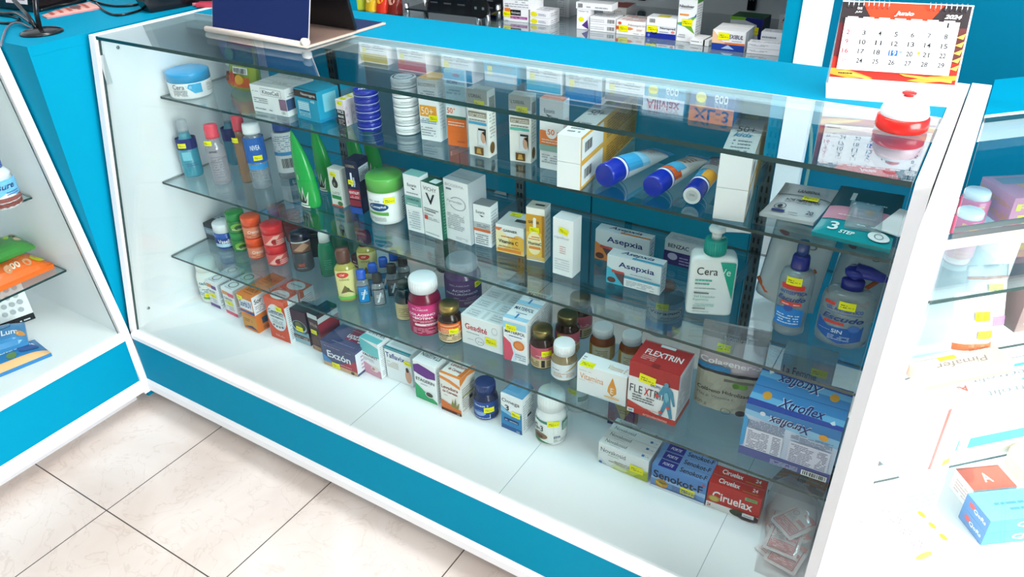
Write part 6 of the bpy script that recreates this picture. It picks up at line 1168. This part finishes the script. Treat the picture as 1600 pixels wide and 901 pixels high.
# black rack on chrome legs and the sweets beyond the folio
A = at(626, 33, ZR); B = at(756, 48, ZR); v = B-A
rk = tag(empty('document_rack', (A.x, A.y+.02, ZR+.0005), math.atan2(v.y, v.x)), 'black metal rack on short chrome legs on the wall shelf', 'rack'); wR = v.length
mb = MB(); mb.box(0, .01, .03, wR*.93, .14, .036, 'k#101114', .002); mb.box(0, .13, .03, wR*.93, .14, .16, 'k#101114', .002)
for i in range(5):
    for z in (.0365, .058, .08): mb.box(wR*(.06+.17*i), .1285, z, wR*(.06+.17*i)+.03, .1298, z+.0016, '#6a6f76')
mb.box(wR*.5, .128, .10, wR*.72, .1295, .15, '#0f6f96'); mb.box(wR*.72, .128, .10, wR*.92, .1295, .15, '#e3e6e8'); mb.build('tray', rk)
mb = MB(); m_ = Matrix.Translation((wR*.92, .012, .062)) @ Matrix.Rotation(PI/2, 4, 'X'); t_ = MB(); t_.lathe([(.001, 0), (.032, 0), (.032, .012), (.001, .012)], 'k#0d0e10', 28); mb.add([m_ @ Vector(p) for p in t_.v], t_.f, 'k#0d0e10')
for dx in (-.014, .014): mb.box(wR*.92+dx-.004, -.002, .058, wR*.92+dx+.004, .0005, .066, 'm#d0d2d4', .001)
mb.build('hinge_plate', rk)
for lx, ly in ((.0, .02), (.86, .02), (.97, .02), (.0, .125), (.9, .125)):
    mb = MB(); mb.lathe([(.001, 0), (.0085, 0), (.0085, .05), (.001, .05)], 'm#cfd1d3', 16, cx=wR*lx, cy=ly); mb.build('leg', rk)
sweets = [(524, 16, '#d83a6c', '#f0a0b4', 'pink'), (546, 18, '#b8c83a', '#e8e08a', 'lime green'), (566, 21, '#e8c02c', '#f6e28a', 'yellow'), (583, 23, '#e23a24', '#f5b02c', 'red and yellow'), (601, 25, '#7a241c', '#d8a08a', 'dark red')]
for i, (px, py, c1, c2, nm) in enumerate(sweets):
    A = at(px, py, ZR); pouch_at('sweets_bag', nm+' bag of sweets on the wall shelf behind the folio', (A.x, A.y+.03, ZR+.001), -.1, -.1, .055, .09, .03, 'k'+c1, [('e', .5, .55, .3, .2, c2), ('r', 0, .9, 1, 1, c2)], None, 'bags of sweets on the wall shelf', 'bag', gus=.02)
# boxes on the shelf above, seen mirrored in the glass top
rows_ = [(-.60, '#e9e6e2', '#d8c23a', '', 'white and yellow'), (-.44, '#e0dcd8', '#c86a3a', '', 'white and rust'), (-.28, '#ecebe9', '#d89a9c', '', 'white and pink'), (-.12, '#f0efed', '#c9b43a', '', 'white with ochre'), (.05, '#e6e4e2', '#b9424a', '', 'white and crimson'), (.24, '#d8dde0', '#3f86b0', '', 'grey and sky blue'), (.42, '#3f9fc4', '#d8e6ec', '', 'turquoise'), (.58, '#dfe5e8', '#49a7c9', '', 'white and turquoise'), (.72, '#c9d2d8', '#2f6fae', '', 'silver and blue'), (.86, '#e2e5e8', '#8a94a0', '', 'white and slate'),
         (.98, '#4f97bf', '#c8322c', 'Alliviax', 'light blue with red lettering'), (1.125, '#2b4a8c', '#d8823a', 'XL-3', 'dark blue and orange')]
for i, (x, c1, c2, tx, nm) in enumerate(rows_):
    w = .125 if i < 10 else .13; hh_ = .075+.02*((i*7) % 3)/2
    if x+w > xa-.01: w = xa-.012-x
    F = [('r', 0, .55, 1, .95, c2 if not tx else '#8fc2dc'), ('l', .1, .15, .9, .45, 3, '#8a9096'), ('r', .1, .3, .25, .5, '#e8e02c')]
    if tx: F = [('r', 0, .5, 1, 1, '#dfe8ee' if i == 10 else c2), ('t', tx, .5, .75, .8, .34, '#c02a2a' if i == 10 else '#1f2f7c', 'b'), ('t', '600', .7, .25, .3, .25, '#e6eef4', 'b'), ('e', .25, .25, .12, .16, '#e8e02c')]
    carton_at('medicine_carton', nm+' box on the upper wall shelf, mirrored in the glass top', (x, YR+.02+.003*(i % 3), 1.2625), 0, w, .07, hh_, c1, {'F': F})

# ------------------------------------------------------------------ goods in the left counter
LX = -.149
def ensure(lb, base, w, ty, grp=None):
    round_thing('drink_bottle', lb, 'bottle', ZB, base, w, ty,
    [('body', 'k#d9dde2', [(.01, 0), (.9, 0), (1, .04), (.93, .08), (1, .14), (1, .52), (.82, .60), (.92, .66), (.7, .74), (.55, .78), (.01, .78)]), ('cap', 'k#0f56b0', [(.01, .78), (.6, .78), (.62, .95), (.5, 1), (.01, 1)])],
    [('label', .15, .58, 1.0, 190, [('r', 0, 0, 1, 1, '#6fb8e0'), ('r', 0, 0, 1, .22, '#8a4a44'), ('p', [(.4, .2), (.6, .4), (.8, .2)], '#dfe9f2'), ('t', 'ensure', .55, .68, .5, .2, '#1b2f6c', 'bi'), ('l', .6, .3, .85, .5, 2, '#1f4f96'), ('p', [(0, .2), (.3, .2), (.4, .35), (.2, .45), (0, .4)], '#5a2f2c')], -6), ('foot_band', .03, .14, .985, 359, [('r', 0, 0, 1, 1, '#7a3a34')])], None, grp)
ensure('chocolate nutrition drink bottle with blue cap in the left counter', (14, 328), 47, 245)
def wipes(lb, quadpx, Z, c, t, decs, dz=0):
    return flat('wipes_pack', lb, quadpx, Z+dz, t, c, decs, .0, 'pack')
wipes('orange baby wipes pack on the left counter shelf, lower of the pile', ((-40, 474), (86, 419), (48, 403), (-40, 440)), ZC, 'k#ea6a1f', .042, [('p', [(.3, .55), (.6, .55), (.6, .8), (.3, .8)], '#5a4632'), ('t', '100', .58, .25, .16, .22, '#f4ecd8', 'b'), ('e', .75, .22, .05, .12, '#d8a07a'), ('e', .9, .3, .08, .16, '#c9d02c'), ('e', .9, .42, .04, .1, '#d8a07a'), ('e', .5, .2, .05, .12, '#d8a07a'), ('l', .45, .4, .7, .5, 1, '#a83c10')])
wipes('green baby wipes pack lying on the orange pack, left counter', ((-40, 428), (56, 388), (26, 372), (-40, 396)), ZC+.043, 'k#2f8a2c', .03, [('p', [(.2, .4), (.6, .4), (.6, .8), (.2, .8)], '#1f5f24'), ('e', .85, .4, .06, .12, '#d8b48a'), ('e', .7, .6, .05, .1, '#a8d02c'), ('e', .85, .7, .06, .1, '#8a5a3a')])
k = carton('tissue_box', 'white tissue box with grey leaf pattern and black foot in the left counter', Z0, (-40, 532), (56, 497), 462, .10, '#f2f2f2',
    {'F': [('r', 0, 0, 1, .14, '#17181b'), ('l', .75, .03, .92, .1, 1, '#d8dade')]+[('e', .06+.13*i+.03*(j % 2), .3+.16*j, .045, .05, '#b4b8bc') for i in range(7) for j in range(4)], 'T': [('r', 0, 0, 1, 1, '#6f747a'), ('l', .05, .1, .95, .9, 5, '#4a4e54'), ('e', .6, .5, .14, .16, '#9fae3c')]})
flat('snack_pack', 'front blue and peach snack pack on the floor of the left counter', ((-40, 606), (82, 556), (56, 535), (-40, 566)), Z0, .028, 'k#2f7cb8', [('r', 0, 0, 1, .16, '#e6b47e'), ('t', 'Little Kids', .66, .58, .5, .2, '#e8f0f6', 'b'), ('e', .55, .3, .07, .12, '#6a8a4c'), ('e', .8, .4, .14, .14, '#3f5f9c'), ('l', .4, .8, .7, .86, 1, '#cfe0ec')])
flat('snack_pack', 'rear blue snack pack leaning behind the front one, left counter', ((-40, 566), (46, 538), (40, 508), (-40, 528)), Z0+.03, .03, 'k#3f86bc', [('t', 'Lum', .72, .4, .3, .24, '#e8f0f6', 'b'), ('e', .9, .3, .08, .12, '#d8924a'), ('e', .6, .75, .16, .14, '#6f9fc4')])

# ------------------------------------------------------------------ goods in the angled counter
PK = 'k#e06a8c'
def pepto(lb, base, w, ty):
    round_thing('antacid_bottle', lb, 'bottle', ZA, base, w, ty, [('body', PK, [(.01, 0), (.9, 0), (1, .04), (1, .70), (.9, .76), (.01, .76)]), ('cap', 'k#f4f4f6', [(.01, .75), (.9, .75), (.88, .96), (.8, 1), (.01, 1)])],
    [('label', .3, .72, 1.0, 120, [('t', 'Pepto', .62, .7, .5, .24, '#f0d84a', 'b'), ('t', 'Bismol', .62, .38, .5, .24, '#f0d84a', 'b')])])
pepto('pink antacid bottle with white cap, rear of two, angled counter', (1512, 350), 42, 297)
pepto('pink antacid bottle with white cap, front of two, angled counter', (1503, 376), 42, 328)
PB = {'F': [('r', 0, 0, 1, .2, '#d8607c'), ('t', 'Pepto', .45, .66, .8, .28, '#f0e02c', 'B'), ('t', 'Bismol', .5, .3, .8, .28, '#f0e02c', 'B')], 'L': [('t', 'Pepto-', .5, .66, .9, .28, '#e8924a', 'B'), ('t', 'Bismol', .5, .3, .9, .28, '#e8924a', 'B')], 'T': [('r', .1, .6, .5, .9, '#9a8f98'), ('t', 'Pepto', .55, .5, .6, .16, '#f0a02c', 'B'), ('t', 'Bismol', .55, .3, .6, .16, '#f0a02c', 'B')]}
A = at(1570, 358, ZA); carton_at('antacid_carton', 'pink antacid box with yellow lettering in the angled counter', (A.x, A.y, ZA+.0005), .62, .14, .09, .055, '#dd8ca0', PB)
def blister(lb, px, py, Z, w, h, c, decs, st=None, yaw=.6):
    A = at(px, py, Z); return pouch_at('sachet_pouch', lb, A+Vector((0, .012, .001)), yaw, -.35, w, h, .022, c, decs, st, 'pouches in the angled counter', gus=.012)
blister('pale pouch with red stripe and yellow sticker, rear of the angled counter pouches', 1500, 528, ZB, .075, .12, '#f4eef0', [('p', [(.2, .5), (.3, .5), (.6, .3), (.5, .3)], '#d8504a'), ('r', 0, .1, 1, .24, '#d88ac8'), ('r', 0, .8, 1, .84, '#e8b0a0')], (.6, .66))
blister('pale lilac pouch with orange foot and yellow stickers, front of the angled counter pouches', 1482, 556, ZB, .07, .10, '#efe4f2', [('r', 0, 0, 1, .12, '#e07a4a'), ('r', .5, .2, .9, .34, '#f0e02c')], (.6, .6))
carton('medicine_carton', 'peach box with inverted faint lettering lying on the angled counter shelf', ZB, (1444, 610), (1580, 582), 592, .045, '#eed0bc', {'F': [('r', 0, 0, 1, .3, '#e8b890')], 'T': [('t', 'Pimafer', .5, .5, .6, .3, '#a08a88', 'xi'), ('r', .3, .75, .5, .95, '#f0e02c')]})
carton('injection_carton', 'grey-brown box with sideways lettering at the right edge, angled counter', ZB, (1584, 520), (1660, 508), 400, .05, '#9a7f7c', {'F': [('t', '1 SOL. ATOM.', .2, .5, .14, .8, '#e8dcd4', 'vb'), ('r', .34, 0, .38, 1, '#5a4a50'), ('t', 'Inyectable', .5, .5, .14, .8, '#e8dcd4', 'v')]})
carton('medicine_carton', 'large white box with red inverted lettering and cyan bar, angled counter', ZC, (1468, 731), (1680, 686), 650, .12, '#f4f5f6', {'F': [('r', .15, .3, .95, .5, '#3fd0d0'), ('r', .03, .3, .08, .5, '#3fd0d0'), ('l', .2, .6, .9, .8, 2, '#b4b8bc')], 'T': [('t', 'Electrolit', .55, .3, .5, .12, '#8a8e94', 'xi'), ('t', 'Electrolit', .55, .62, .5, .12, '#8a8e94', 'xi'), ('r', .62, .44, .95, .5, '#4fb8e0'), ('r', .62, .76, .95, .82, '#4fb8e0'), ('t', 'Anara', .14, .5, .2, .13, '#e05a4a', 'xb')]})
carton('medicine_carton', 'narrow white box with faded red edge and yellow mark, left in the angled counter', ZC, (1436, 770), (1474, 752), 640, .09, '#f5f3f3', {'F': [('r', .0, .1, .14, 1, '#e0605a'), ('r', .6, .25, .9, .32, '#f0e02c'), ('t', 'Anara', .5, .6, .5, .06, '#a0a4a8')]})
carton('medicine_carton', 'pale blue striped carton under the white boxes, angled counter', ZC, (1404, 808), (1462, 790), 768, .03, '#cfe0f0', {'F': [('l', .1, .1, .9, .9, 4, '#7f9fd0')]})
A = at(1405, 884, Z0); B = at(1484, 862, Z0); v_ = B-A; hh_ = rise(A, 868); lab = ['frontmost', 'second', 'third', 'rearmost']
k = carton('medicine_carton', 'frontmost of four flat white boxes on the angled counter floor', Z0, (1405, 884), (1484, 862), 868, .028, '#f6f6f6', {'F': [('r', 0, 0, 1, .6, '#e8b890'), ('e', .45, .4, .16, .35, '#f0e02c')], 'T': [('t', 'RDP', .4, .5, .2, .5, '#8a6f8c'), ('e', .9, .5, .05, .3, '#f0c82c')]}, flap=False)
row(k, ['%s of four flat white boxes on the angled counter floor' % t for t in lab[1:]], (0, .0286, 0), 'flat white boxes in the angled counter')
CU = {'F': [('r', 0, 0, 1, 1, '#3fb8d8'), ('t', 'QoRs', .6, .5, .5, .5, '#e8f6fa', 'b')], 'L': [('r', 0, 0, 1, 1, '#3f7fb8'), ('e', .3, .6, .12, .18, '#d84a4a'), ('t', 'QoRs', .65, .5, .5, .3, '#dfe8f2', 'b')], 'T': [('r', 0, 0, 1, 1, '#6fbcdc'), ('l', .2, .3, .8, .7, 2, '#3f8fb8')]}
A = at(1532, 852, Z0); k = carton_at('syringe_carton', 'lower cyan and blue box on the floor of the angled counter', (A.x, A.y, Z0+.0005), .66, .16, .07, .032, '#4fb0d4', CU, None, 'cyan boxes in the angled counter')
row(k, ['upper cyan and blue box on the floor of the angled counter'], (0, 0, .0326), 'cyan boxes in the angled counter')
A = at(1510, 795, Z0); carton_at('syringe_carton', 'red-lidded white box behind the cyan boxes, angled counter', (A.x, A.y, Z0+.0005), .66, .09, .06, .05, '#f3f0ee', {'T': [('r', 0, 0, 1, 1, '#d8604a'), ('t', 'A', .5, .5, .2, .4, '#f6e6e0', 'b')], 'L': [('l', .2, .2, .8, .8, 4, '#d8b0a8')]})
tr = at(1592, 758, ZC); o = tag(empty('tape_roll', (tr.x+.02, tr.y+.05, ZC+.0005)), 'round cream roll of tape at the right edge of the angled counter', 'roll')
mb = MB(); mb.lathe([(.022, 0), (.045, 0), (.046, .002), (.046, .028), (.045, .03), (.022, .03), (.022, 0)], 'd#e8cfa8', 40); mb.build('tape', o)
mb = MB(); mb.lathe([(.019, .0005), (.0215, .0005), (.0215, .0295), (.019, .0295), (.019, .0005)], 'd#8a7f7c', 32); mb.build('core', o)
for o in list(COL.objects):
    if 'dims' in o: del o['dims']
COL.objects.unlink(_to); bpy.data.objects.remove(_to)
